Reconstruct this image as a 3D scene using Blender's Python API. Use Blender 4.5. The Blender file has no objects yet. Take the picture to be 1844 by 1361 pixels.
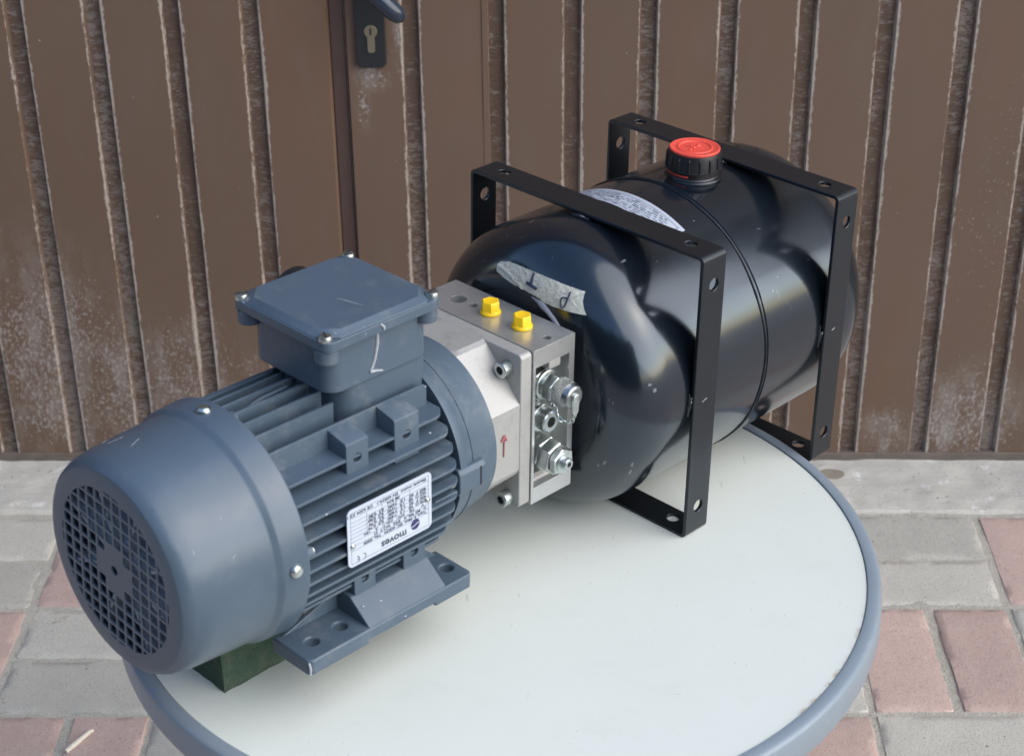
import bpy, bmesh, math, random
import numpy as np
from mathutils import Vector, Matrix
random.seed(7)
rnd = random.Random(11)
sc = bpy.context.scene
col = sc.collection

# ------------------------------------------------------------------ camera
TH, RHO, PSI, F, CAMH = 0.5187, -0.0117, -0.0208, 3289.4, 1.42
f_ = Vector((math.sin(PSI)*math.cos(TH), math.cos(PSI)*math.cos(TH), -math.sin(TH)))
r_ = Vector((math.cos(PSI), -math.sin(PSI), 0)); u_ = r_.cross(f_)
r2 = r_*math.cos(RHO)+u_*math.sin(RHO); u2 = -r_*math.sin(RHO)+u_*math.cos(RHO)
cam = bpy.data.cameras.new('camera'); camo = bpy.data.objects.new('camera', cam); col.objects.link(camo)
cam.sensor_width = 36; cam.lens = 36*F/1844; cam.clip_start = .05; cam.clip_end = 500
M = Matrix((( r2.x, u2.x, -f_.x, 0), (r2.y, u2.y, -f_.y, 0), (r2.z, u2.z, -f_.z, CAMH), (0, 0, 0, 1)))
camo.matrix_world = M
cam.dof.use_dof = True; cam.dof.focus_distance = 1.62; cam.dof.aperture_fstop = 16
sc.camera = camo

# ------------------------------------------------------------------ light
SUN_EL, SUN_AZ = math.radians(40), math.radians(112)      # azimuth clockwise from +Y; sun veiled, behind the right shoulder
world = bpy.data.worlds.new('World'); sc.world = world; world.use_nodes = True
wn = world.node_tree; wn.nodes.clear()
sky = wn.nodes.new('ShaderNodeTexSky'); sky.sky_type = 'NISHITA'; sky.sun_disc = False
sky.sun_elevation = SUN_EL; sky.sun_rotation = SUN_AZ; sky.air_density = 1.0; sky.dust_density = 1.2; sky.ozone_density = 1.2
hs = wn.nodes.new('ShaderNodeHueSaturation'); hs.inputs['Saturation'].default_value = 1.0
bg = wn.nodes.new('ShaderNodeBackground'); bg.inputs['Strength'].default_value = .15
wo = wn.nodes.new('ShaderNodeOutputWorld')
wn.links.new(sky.outputs[0], hs.inputs['Color']); wn.links.new(hs.outputs[0], bg.inputs[0]); wn.links.new(bg.outputs[0], wo.inputs[0])
sun = bpy.data.lights.new('sun', 'SUN'); sun.energy = 1.35; sun.angle = math.radians(85); sun.color = (1, .92, .80)
suno = bpy.data.objects.new('sun', sun); col.objects.link(suno)
sd = Vector((math.sin(SUN_AZ)*math.cos(SUN_EL), math.cos(SUN_AZ)*math.cos(SUN_EL), math.sin(SUN_EL)))
suno.rotation_euler = sd.to_track_quat('Z', 'Y').to_euler()
sc.view_settings.view_transform = 'Standard'; sc.view_settings.look = 'None'
sc.view_settings.exposure = 1.1; sc.view_settings.gamma = 1.0; sc.view_settings.use_curve_mapping = False

# ------------------------------------------------------------------ node helpers
class NT:
    def __init__(s, name):
        s.m = bpy.data.materials.new(name); s.m.use_nodes = True; s.t = s.m.node_tree; s.t.nodes.clear()
        s.out = s.t.nodes.new('ShaderNodeOutputMaterial'); s.p = s.t.nodes.new('ShaderNodeBsdfPrincipled')
        s.t.links.new(s.p.outputs[0], s.out.inputs[0]); s._co = None
    def n(s, typ, **kw):
        nd = s.t.nodes.new(typ)
        for k, v in kw.items(): setattr(nd, k, v)
        return nd
    def put(s, sock, v):
        if isinstance(v, bpy.types.NodeSocket): s.t.links.new(v, sock)
        elif v is not None:
            if isinstance(v, tuple) and len(v) == 3 and sock.type == 'RGBA': v = (*v, 1)
            sock.default_value = v
    def co(s):
        if s._co is None: s._co = s.n('ShaderNodeTexCoord').outputs['Object']
        return s._co
    def world(s): return s.n('ShaderNodeNewGeometry').outputs['Position']
    def mapped(s, vec, scale=(1, 1, 1), rot=(0, 0, 0), loc=(0, 0, 0)):
        m = s.n('ShaderNodeMapping'); s.put(m.inputs[0], vec); m.inputs['Scale'].default_value = scale
        m.inputs['Rotation'].default_value = rot; m.inputs['Location'].default_value = loc
        return m.outputs[0]
    def noise(s, scale, vec=None, detail=4, rough=.6, dist=0):
        nd = s.n('ShaderNodeTexNoise'); s.put(nd.inputs['Vector'], vec if vec is not None else s.co())
        nd.inputs['Scale'].default_value = scale; nd.inputs['Detail'].default_value = detail
        nd.inputs['Roughness'].default_value = rough; nd.inputs['Distortion'].default_value = dist
        return nd.outputs['Fac']
    def voro(s, scale, vec=None, feature='F1'):
        nd = s.n('ShaderNodeTexVoronoi', feature=feature); s.put(nd.inputs['Vector'], vec if vec is not None else s.co())
        nd.inputs['Scale'].default_value = scale
        return nd.outputs['Distance']
    def math(s, op, a, b=None, c=None, clamp=False):
        nd = s.n('ShaderNodeMath', operation=op); nd.use_clamp = clamp
        s.put(nd.inputs[0], a)
        if b is not None: s.put(nd.inputs[1], b)
        if c is not None: s.put(nd.inputs[2], c)
        return nd.outputs[0]
    def ramp(s, v, a, b, lo=0., hi=1.):
        nd = s.n('ShaderNodeMapRange', interpolation_type='SMOOTHSTEP'); s.put(nd.inputs[0], v)
        for i, x in zip((1, 2, 3, 4), (a, b, lo, hi)): nd.inputs[i].default_value = x
        return nd.outputs[0]
    def mix(s, fac, a, b):
        nd = s.n('ShaderNodeMix', data_type='RGBA'); s.put(nd.inputs[0], fac); s.put(nd.inputs[6], a); s.put(nd.inputs[7], b)
        return nd.outputs[2]
    def attr(s, name): return s.n('ShaderNodeAttribute', attribute_name=name).outputs['Fac']
    def bump(s, h, strength=.3, dist=.001, prev=None):
        nd = s.n('ShaderNodeBump'); nd.inputs['Strength'].default_value = strength; nd.inputs['Distance'].default_value = dist
        s.put(nd.inputs['Height'], h)
        if prev is not None: s.put(nd.inputs['Normal'], prev)
        return nd.outputs[0]
    def set(s, base=None, rough=None, metal=None, normal=None, coat=None, spec=None, coat_rough=None):
        for k, v in (('Base Color', base), ('Roughness', rough), ('Metallic', metal), ('Normal', normal), ('Coat Weight', coat), ('Specular IOR Level', spec), ('Coat Roughness', coat_rough)):
            if v is not None: s.put(s.p.inputs[k], v)
        return s.m

def blob(t, pos, centre, radii):
    """soft ellipsoid mask in world space"""
    m = t.mapped(pos, scale=tuple(1/r for r in radii), loc=tuple(-c/r for c, r in zip(centre, radii)))
    l = t.n('ShaderNodeVectorMath', operation='LENGTH'); t.put(l.inputs[0], m)
    return t.ramp(l.outputs['Value'], 1.0, .25)

def paint_gray(name, base=(.060, .090, .124), rough=.38, dust=.35, scratch=True, emboss=0):
    t = NT(name); c = t.co()
    big = t.noise(9, c, 3); fine = t.noise(900, c, 2)
    b = t.mix(t.math('MULTIPLY', big, .6), base, tuple(x*1.25 for x in base))
    # settled dust on upward and inner surfaces, patchy
    up = t.n('ShaderNodeSeparateXYZ'); t.put(up.inputs[0], t.n('ShaderNodeNewGeometry').outputs['Normal'])
    dm = t.math('MULTIPLY', t.ramp(t.noise(38, c, 6, .7), .5, .75), dust)
    b = t.mix(dm, b, (.20, .215, .215))
    if scratch:
        sv = t.mapped(c, scale=(14, 90, 40), rot=(.4, .7, .3))
        sm = t.math('MULTIPLY', t.ramp(t.noise(3.2, sv, 3, .5), .735, .76), t.ramp(t.noise(16, c, 2), .5, .62))
        b = t.mix(t.math('MULTIPLY', sm, .5), b, (.45, .47, .48))
        sp = t.ramp(t.voro(60, c), .05, .03)
        sp = t.math('MULTIPLY', sp, t.ramp(t.noise(31, c, 1), .62, .66))
        b = t.mix(t.math('MULTIPLY', sp, .7), b, (.6, .6, .58))
    r = t.math('MULTIPLY_ADD', t.noise(60, c, 4), .22, rough-.1)
    h = t.math('ADD', t.math('MULTIPLY', fine, .25), t.math('MULTIPLY', t.noise(170, c, 2), .5))
    return t.set(b, r, 0, t.bump(h, .12, .0006), spec=.5)

def metal(name, base, rough=.3, met=1., n=300, bstr=.15, dirt=.0, aniso=None):
    t = NT(name); c = t.co()
    v = t.mapped(c, scale=aniso) if aniso else c
    k = t.noise(n, v, 3)
    b = t.mix(k, tuple(x*.85 for x in base), base)
    if dirt: b = t.mix(t.math('MULTIPLY', t.ramp(t.noise(60, c, 5, .7), .5, .72), dirt), b, tuple(x*.55 for x in base))
    r = t.math('MULTIPLY_ADD', k, .2, rough-.1)
    return t.set(b, r, met, t.bump(k, bstr, .0004))

def plain(name, base, rough=.5, met=0., n=80, var=.25, bstr=.1, bd=.0005):
    t = NT(name); k = t.noise(n, t.co(), 4)
    return t.set(t.mix(k, tuple(x*(1-var) for x in base), tuple(x*(1+var) for x in base)), t.math('MULTIPLY_ADD', k, .15, rough-.07), met, t.bump(k, bstr, bd))

MG = paint_gray('blue_gray_paint')
MGB = paint_gray('blue_gray_cast_body', rough=.5, dust=.55, scratch=True)
MGC = paint_gray('blue_gray_cover', rough=.31, dust=.12)
MZINC = metal('zinc_plated_steel', (.58, .63, .62), .34, 1, 220, .35, .45)
MCAST = metal('cast_aluminium', (.41, .41, .395), .55, .45, 420, .5, .35)
MMILL = metal('milled_aluminium', (.55, .565, .56), .31, .75, 60, .12, .25, aniso=(4, 90, 60))
MDARK = plain('dark_cavity', (.012, .014, .016), .6)
MYEL = plain('yellow_plastic', (.82, .52, .006), .38, n=200, var=.06)
MRED = plain('red_plastic', (.70, .075, .05), .45, n=150, var=.08)
MBPL = plain('black_plastic', (.012, .013, .016), .36, n=150)
MFAN = plain('fan_plastic', (.50, .56, .66), .5)
MINK = plain('blue_black_ink', (.012, .02, .055), .5, n=40)
MLOGO = plain('violet_ink', (.025, .022, .10), .4, n=40)
MREDINK = plain('red_marker_ink', (.36, .12, .13), .6, n=900, var=.5)
MWHITE_MARK = plain('chalk_white_mark', (.36, .38, .41), .7, n=500, var=.3)

def black_gloss(name, rough=.17, scuffs=True, base=(.0045, .0075, .012), spec=.6, coat=.65):
    t = NT(name); c = t.co()
    smudge = t.noise(14, c, 5, .65)
    b = t.mix(t.ramp(t.noise(45, c, 6, .7), .45, .8, 0, .5), base, (.012, .013, .015))
    if scuffs:
        a = t.math('MULTIPLY', t.ramp(t.noise(75, t.mapped(c, scale=(1, 1.6, .7)), 4, .65), .655, .70), t.ramp(t.noise(9, c, 2), .53, .64))
        sv = t.mapped(c, scale=(60, 12, 20), rot=(.2, .5, .9))
        s2 = t.math('MULTIPLY', t.ramp(t.noise(4, sv, 3, .5), .70, .73), t.ramp(t.noise(22, c, 2), .5, .6))
        sp = t.math('MULTIPLY', t.ramp(t.voro(85, c), .10, .05), t.ramp(t.noise(27, c, 1), .6, .65))
        w = t.math('MAXIMUM', t.math('MAXIMUM', a, s2), sp)
        b = t.mix(t.math('MULTIPLY', w, .55), b, (.28, .29, .30))
    r = t.math('MULTIPLY_ADD', smudge, .18, rough-.06)
    if name == 'black_tank_enamel':      # neck plate made duller and paler to weaken the manifold's mirror image
        l = t.n('ShaderNodeVectorMath', operation='LENGTH'); t.put(l.inputs[0], t.mapped(c, scale=(1, 0, 1), loc=(0, 0, -.1245)))
        s_ = t.n('ShaderNodeSeparateXYZ'); t.put(s_.inputs[0], c)
        pm = t.math('MULTIPLY', t.ramp(l.outputs['Value'], .086, .076), t.ramp(s_.outputs[1], -.04, -.05)); pmc = t.math('MULTIPLY_ADD', pm, -coat, coat)
        r = t.math('ADD', r, t.math('MULTIPLY', pm, .34)); t.put(t.p.inputs['Coat Roughness'], t.math('MULTIPLY_ADD', pm, .4, rough*.75)); coat_rough_set = True
        b = t.mix(t.math('MULTIPLY', pm, t.noise(70, c, 5, .7)), b, (.018, .02, .024))
    t.p.inputs['Specular Tint'].default_value = (.78, .9, 1, 1); t.p.inputs['Coat Tint'].default_value = (.9, .96, 1, 1)
    h = t.math('ADD', t.math('MULTIPLY', t.noise(700, c, 2), .25), t.noise(26, c, 2))
    return t.set(b, r, 0, t.bump(h, .10, .0012), spec=spec, coat=pmc if name == 'black_tank_enamel' else coat, coat_rough=None if name == 'black_tank_enamel' else rough*.75)
MTANK = black_gloss('black_tank_enamel')
MFRAME = black_gloss('black_bar_enamel', .3, False, (.007, .008, .010), .5, .15)

# ------------------------------------------------------------------ mesh helpers
def finish(me, smooth=True, ang=32):
    if smooth:
        me.polygons.foreach_set('use_smooth', [True]*len(me.polygons))
        me.set_sharp_from_angle(angle=math.radians(ang))
    me.update(); return me

def mk(name, verts, faces, mat, parent=None, smooth=True, bevel=0, seg=2, ang=32, recalc=True):
    me = bpy.data.meshes.new(name); me.from_pydata([tuple(v) for v in verts], [], faces)
    if recalc:
        bm = bmesh.new(); bm.from_mesh(me); bmesh.ops.recalc_face_normals(bm, faces=bm.faces); bm.to_mesh(me); bm.free()
    return link(name, me, mat, parent, smooth, bevel, seg, ang)

def link(name, me, mat, parent=None, smooth=True, bevel=0, seg=2, ang=32):
    if mat is not None:
        me.materials.clear(); me.materials.append(mat)
    finish(me, smooth, ang)
    o = bpy.data.objects.new(name, me); col.objects.link(o)
    if parent is not None: o.parent = parent
    if bevel:
        md = o.modifiers.new('bevel', 'BEVEL'); md.width = bevel; md.segments = seg; md.limit_method = 'ANGLE'; md.angle_limit = math.radians(30); md.harden_normals = True
    return o

def copy_to(o, parent=None, loc=None, name=None, mat=None):
    c = o.copy(); col.objects.link(c)
    if parent is not None: c.parent = parent
    if loc is not None: c.location = loc
    return c

class G:
    """geometry collector"""
    def __init__(s): s.v = []; s.f = []
    def add(s, v, f):
        k = len(s.v); s.v += [Vector(p) for p in v]; s.f += [tuple(i+k for i in q) for q in f]; return s
    def box(s, x0, x1, y0, y1, z0, z1):
        return s.add([(x0,y0,z0),(x1,y0,z0),(x1,y1,z0),(x0,y1,z0),(x0,y0,z1),(x1,y0,z1),(x1,y1,z1),(x0,y1,z1)],
              [(0,3,2,1),(4,5,6,7),(0,1,5,4),(1,2,6,5),(2,3,7,6),(3,0,4,7)])
    def lathe(s, prof, axis='Y', c=(0,0,0), n=48, cap0=True, cap1=True, rot=0, ncap=None):
        """prof: (t, r) along the axis"""
        v = []; f = []
        for t, r in prof:
            for i in range(n):
                a = 2*math.pi*(i+.5*0)/n+rot; p, q = r*math.cos(a), r*math.sin(a)
                v.append({'Y': (c[0]+p, c[1]+t, c[2]+q), 'X': (c[0]+t, c[1]+p, c[2]+q), 'Z': (c[0]+p, c[1]+q, c[2]+t)}[axis])
        for j in range(len(prof)-1):
            for i in range(n):
                k = (i+1) % n; f.append((j*n+i, j*n+k, (j+1)*n+k, (j+1)*n+i))
        if cap0: f.append(tuple(range(n)))
        if cap1: f.append(tuple((len(prof)-1)*n+i for i in range(n)))
        return s.add(v, f)
    def prism(s, poly, axis, t0, t1):
        """extrude a 2-D polygon. axis Y: poly (x,z); axis X: poly (y,z); axis Z: poly (x,y)"""
        n = len(poly); v = []
        for t in (t0, t1):
            for p, q in poly: v.append({'Y': (p, t, q), 'X': (t, p, q), 'Z': (p, q, t)}[axis])
        f = [tuple(range(n)), tuple(range(2*n-1, n-1, -1))]+[(i, (i+1) % n, n+(i+1) % n, n+i) for i in range(n)]
        return s.add(v, f)
    def tube(s, pts, r, n=8, closed=False):
        pts = [Vector(p) for p in pts]; m = len(pts); v = []; f = []; prev = None
        for i, p in enumerate(pts):
            d = (pts[(i+1) % m]-pts[i-1]) if closed else (pts[min(i+1, m-1)]-pts[max(i-1, 0)])
            d.normalize()
            if prev is None: x = d.orthogonal().normalized()
            else: x = (prev-d*prev.dot(d)).normalized()
            prev = x; y = d.cross(x); rr = r[i] if isinstance(r, (list, tuple)) else r
            for k in range(n):
                a = 2*math.pi*k/n; v.append(p+x*rr*math.cos(a)+y*rr*math.sin(a))
        for i in range(m if closed else m-1):
            for k in range(n):
                j = (i+1) % m; f.append((i*n+k, i*n+(k+1) % n, j*n+(k+1) % n, j*n+k))
        if not closed: f += [tuple(range(n)), tuple((m-1)*n+k for k in range(n))]
        return s.add(v, f)
    def obj(s, name, mat, parent=None, **k): return mk(name, s.v, s.f, mat, parent, **k)

def boolean(o, cutters, op='DIFFERENCE'):
    """apply a boolean with temporary cutters, which are deleted again"""
    tmp = []
    for g in cutters:
        c = g.obj('cutter', None, None, smooth=False); c.matrix_world = o.matrix_world.copy() if o.parent is None else Matrix(); c.parent = o.parent
        md = o.modifiers.new('cut', 'BOOLEAN'); md.operation = op; md.object = c; md.solver = 'EXACT'; tmp.append(c)
    bpy.context.view_layer.update()
    dg = bpy.context.evaluated_depsgraph_get(); ev = o.evaluated_get(dg)
    me = bpy.data.meshes.new_from_object(ev); o.modifiers.clear(); old = o.data
    mats = [m for m in old.materials]; o.data = me; me.materials.clear()
    for m in mats: me.materials.append(m)
    finish(me); bpy.data.meshes.remove(old)
    for c in tmp:
        m = c.data; bpy.data.objects.remove(c); bpy.data.meshes.remove(m)
    return o

def cyl(c, axis, t0, t1, r, n=24):
    return G().lathe([(t0, r), (t1, r)], axis, c, n)

def rrect(x0, x1, y0, y1, r, n=5):
    out = []
    for cx, cy, a0 in ((x1-r, y1-r, 0), (x0+r, y1-r, 90), (x0+r, y0+r, 180), (x1-r, y0+r, 270)):
        for i in range(n+1):
            a = math.radians(a0+90*i/n); out.append((cx+r*math.cos(a), cy+r*math.sin(a)))
    return out

def thing(name, label, cat, loc=(0, 0, 0), rot=None, group=None):
    o = bpy.data.objects.new(name, None); col.objects.link(o); o.empty_display_size = .05
    o.location = loc
    if rot is not None: o.rotation_euler = rot
    o['label'] = label; o['category'] = cat
    if group: o['group'] = group
    return o
def tag(o, label, cat, group=None):
    o['label'] = label; o['category'] = cat
    if group: o['group'] = group
    return o
def structure(o): o['kind'] = 'structure'; return o

# =================================================================== GROUND
YD = 2.2436                      # front face of the door panels
def paver_material(name, base, spot):
    t = NT(name); w = t.world(); oi = t.n('ShaderNodeObjectInfo').outputs['Random']
    big = t.noise(11, w, 4, .6); mid = t.noise(70, w, 6, .75); fin = t.noise(420, w, 3, .7)
    b = t.mix(big, tuple(x*.86 for x in base), tuple(x*1.12 for x in base))
    b = t.mix(t.ramp(mid, .45, .8, 0, .45), b, spot)
    b = t.mix(t.math('MULTIPLY', t.ramp(fin, .54, .66), .6), b, tuple(x*.45 for x in base))
    b = t.mix(t.math('MULTIPLY', t.ramp(t.noise(300, t.mapped(w, loc=(5, 2, 0)), 4, .7), .6, .7), .4), b, tuple(min(x*1.5, .7) for x in base))
    b = t.mix(t.math('MULTIPLY', t.ramp(t.voro(95, w), .16, .08), t.ramp(t.noise(40, w, 2), .58, .66)), b, (.07, .06, .05))
    b = t.mix(t.math('MULTIPLY', t.ramp(t.noise(6, t.mapped(w, loc=(3, 1, 0)), 5, .7), .55, .75), .4), b, (.37, .37, .34))
    hv = t.n('ShaderNodeHueSaturation'); t.put(hv.inputs['Color'], b); t.put(hv.inputs['Value'], t.math('MULTIPLY_ADD', oi, .2, .9))
    h = t.math('ADD', t.math('MULTIPLY', mid, .6), t.math('MULTIPLY', fin, .5))
    return t.set(hv.outputs[0], .88, 0, t.bump(h, .8, .0022))
MPG = paver_material('gray_paver_concrete', (.45, .435, .385), (.54, .52, .465))
MPP = paver_material('pink_paver_concrete', (.48, .355, .31), (.53, .46, .41))
def sand_material():
    t = NT('joint_sand'); w = t.world(); a = t.noise(60, w, 6, .75); f = t.noise(500, w, 3)
    b = t.mix(a, (.33, .31, .26), (.58, .56, .49)); b = t.mix(t.ramp(f, .56, .68, 0, .7), b, (.10, .09, .075))
    return t.set(b, .95, 0, t.bump(t.math('ADD', a, t.math('MULTIPLY', f, .5)), .9, .004))
MSAND = sand_material()
def yard_material():
    t = NT('yard_paving'); w = t.world()
    br = t.n('ShaderNodeTexBrick'); t.put(br.inputs['Vector'], t.mapped(w, scale=(4.9, 4.9, 4.9)))
    br.inputs['Color1'].default_value = (.46, .46, .42, 1); br.inputs['Color2'].default_value = (.49, .38, .35, 1)
    br.inputs['Mortar'].default_value = (.32, .30, .26, 1); br.inputs['Scale'].default_value = 1; br.inputs['Mortar Size'].default_value = .02
    n = t.noise(30, w, 5)
    return t.set(t.mix(t.ramp(n, .4, .8, 0, .5), br.outputs['Color'], (.2, .19, .17)), .9, 0, t.bump(n, .4, .003))
MYARD = yard_material()

def grid_sheet(x0, x1, y0, y1, nx, ny, zf):
    v = []; f = []
    for j in range(ny+1):
        for i in range(nx+1):
            x = x0+(x1-x0)*i/nx; y = y0+(y1-y0)*j/ny; v.append((x, y, zf(x, y)))
    for j in range(ny):
        for i in range(nx):
            a = j*(nx+1)+i; f.append((a, a+1, a+nx+2, a+nx+1))
    return v, f
g = mk('ground', [(-40, -40, -.03), (40, -40, -.03), (40, 40, -.03), (-40, 40, -.03)], [(0, 1, 2, 3)], MYARD, smooth=False); structure(g)
from mathutils import noise as mn
XB = [-1.27, -1.065, -.863, -.663, -.4665, -.262, -.045, .173, .387, .592, .795, 1.0, 1.205]
DY = .1044; Y0 = 2.104
bed_v, bed_f = grid_sheet(XB[0]-.01, XB[-1]+.01, Y0-12*DY, Y0+.006, 150, 80, lambda x, y: -.0022+.0018*mn.noise(Vector((x*14, y*14, 0)))+.0015*mn.noise(Vector((x*60, y*60, 3))))
pav = mk('pavement', bed_v, bed_f, MSAND, recalc=False); structure(pav)
def paver_mesh(name, lx, ly, seed):
    """worn concrete block: top grid with rounded, chipped edges"""
    rs = random.Random(seed); nx, ny = (20, 10) if lx > ly else (10, 20); v = []; f = []
    sx = [-.5, -.5+.0022/lx, -.5+.012/lx]+[(-.5+.012/lx)+(1-.024/lx)*k/(nx-4) for k in range(1, nx-4)]+[.5-.012/lx, .5-.0022/lx, .5]
    sy = [-.5, -.5+.0022/ly, -.5+.012/ly]+[(-.5+.012/ly)+(1-.024/ly)*k/(ny-4) for k in range(1, ny-4)]+[.5-.012/ly, .5-.0022/ly, .5]
    NX, NY = len(sx), len(sy); off = seed*7.3
    for j in range(NY):
        for i in range(NX):
            x, y = sx[i]*lx, sy[j]*ly; ex = min(i, NX-1-i); ey = min(j, NY-1-j); e = min(ex, ey)
            w = mn.noise(Vector((x*50+off, y*50, 1)))*.0026+mn.noise(Vector((x*160+off, y*160, 4)))*.0012
            z = (-.0040, -.0006, 0)[min(e, 2)]+mn.noise(Vector((x*22+off, y*22, 5)))*.0009
            if e <= 1: z += min(0, mn.noise(Vector((x*90+off, y*90, 9))))*.0025
            if ex == 0: x += w
            if ey == 0: y += w
            v.append((x, y, z))
    n0 = len(v)
    for j in range(NY-1):
        for i in range(NX-1):
            a = j*NX+i; f.append((a, a+1, a+NX+1, a+NX))
    rim = [i for i in range(NX)]+[j*NX+NX-1 for j in range(1, NY)]+[(NY-1)*NX+i for i in range(NX-2, -1, -1)]+[j*NX for j in range(NY-2, 0, -1)]
    for r in rim: v.append((v[r][0], v[r][1], -.028))
    m = len(rim)
    for k in range(m): f.append((rim[k], n0+k, n0+(k+1) % m, rim[(k+1) % m]))
    me = bpy.data.meshes.new(name); me.from_pydata(v, [], f)
    bm = bmesh.new(); bm.from_mesh(me); bmesh.ops.recalc_face_normals(bm, faces=bm.faces)
    bm.to_mesh(me); bm.free()
    return me
land = [paver_mesh('paver', .198, .0985, k) for k in range(4)]
port = [paver_mesh('paver', .0915, .199, k+10) for k in range(4)]
pool = {}
for k, me in enumerate(land): pool['g', k] = me; me.materials.append(MPG); finish(me, ang=50)
for k, me in enumerate(port): pool['p', k] = me; me.materials.append(MPP); finish(me, ang=50)
for row in range(6):
    for i in range(len(XB)-1):
        x0, x1 = XB[i], XB[i+1]; cx = (x0+x1)/2; w = x1-x0
        yc = Y0-DY*(2*row+1)
        if i < 7: yc += .0015*(i-6)
        gray = (i+row) % 2 == 0
        for k in range(2):
            kk = rnd.randrange(4)
            me = pool['g' if gray else 'p', kk]
            o = bpy.data.objects.new('paver', me); col.objects.link(o); o.parent = pav
            flip = rnd.random() < .5
            if gray:
                o.location = (cx+rnd.uniform(-.001, .001), yc+(.5-k)*DY+rnd.uniform(-.0007, .0007), rnd.uniform(-.0008, .0012)); o.scale = ((w-.007)/.198, 1, 1)
            else:
                gap = .011
                ww = (w-.006-gap)/2; o.location = (cx+(k-.5)*(ww+gap)+rnd.uniform(-.0008, .0008), yc, rnd.uniform(-.0008, .0012)); o.scale = (ww/.0915, (2*DY-.008)/.199, 1)
            o.rotation_euler = (rnd.uniform(-.004, .004), rnd.uniform(-.004, .004), rnd.uniform(-.006, .006)+(math.pi if flip else 0))
# concrete threshold strip between the paving and the door
def strip_material():
    t = NT('old_mortar_strip'); w = t.world()
    a = t.noise(14, t.mapped(w, scale=(1, 2.2, 1)), 6, .7); f = t.noise(240, w, 4, .7)
    b = t.mix(a, (.38, .365, .32), (.56, .55, .50))
    b = t.mix(t.math('MULTIPLY', t.ramp(t.noise(26, w, 5, .7), .58, .66), .8), b, (.64, .64, .62))
    b = t.mix(t.ramp(f, .58, .72, 0, .55), b, (.11, .10, .09))
    b = t.mix(t.math('MULTIPLY', t.ramp(t.noise(90, w, 3, .7), .66, .7), .7), b, (.06, .055, .05))
    d = blob(t, w, (.409, 2.203, 0), (.0215, .0165, .03)); d = t.ramp(t.math('ADD', d, t.math('MULTIPLY', t.noise(60, w, 2), .15)), .12, .2)
    b = t.mix(t.math('MULTIPLY', d, .8), b, (.20, .165, .115))
    h = t.math('ADD', a, t.math('MULTIPLY', f, .3))
    return t.set(b, .9, 0, t.bump(h, .8, .004))
v, f = grid_sheet(-1.35, 1.35, Y0+.002, YD+.045, 300, 22, lambda x, y: .0035*mn.noise(Vector((x*9, y*16, 2)))+.0022*mn.noise(Vector((x*34, y*40, 7)))+.003-.010*max(0, 1-(y-Y0-.002)/.006)**1)
structure(mk('threshold_strip', v, f, strip_material(), recalc=False))

# =================================================================== HOUSE WALL (above and beside the door) and the two door leaves
MPLASTER = plain('brown_weathered_plaster', (.11, .09, .075), .9, n=25, var=.2, bstr=.4, bd=.003)
hw = thing('house_wall', 'brown plastered house wall around the brown garage door', 'wall', (0, YD+.06, 0))
def wbox(name, x0, x1, z0, z1, y0=0, y1=.25, mat=MPLASTER): return G().box(x0, x1, y0, y1, z0, z1).obj(name, mat, hw, bevel=.004)
wbox('side_wall', -6, -1.30, -.03, 2.18); wbox('side_wall', 1.30, 6, -.03, 2.18); wbox('lintel', -6, 6, 2.18, 2.6)
wbox('eave', -6.2, 6.2, 2.6, 2.68, -.12, .4, plain('brown_fascia', (.09, .07, .055), .6))

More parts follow.
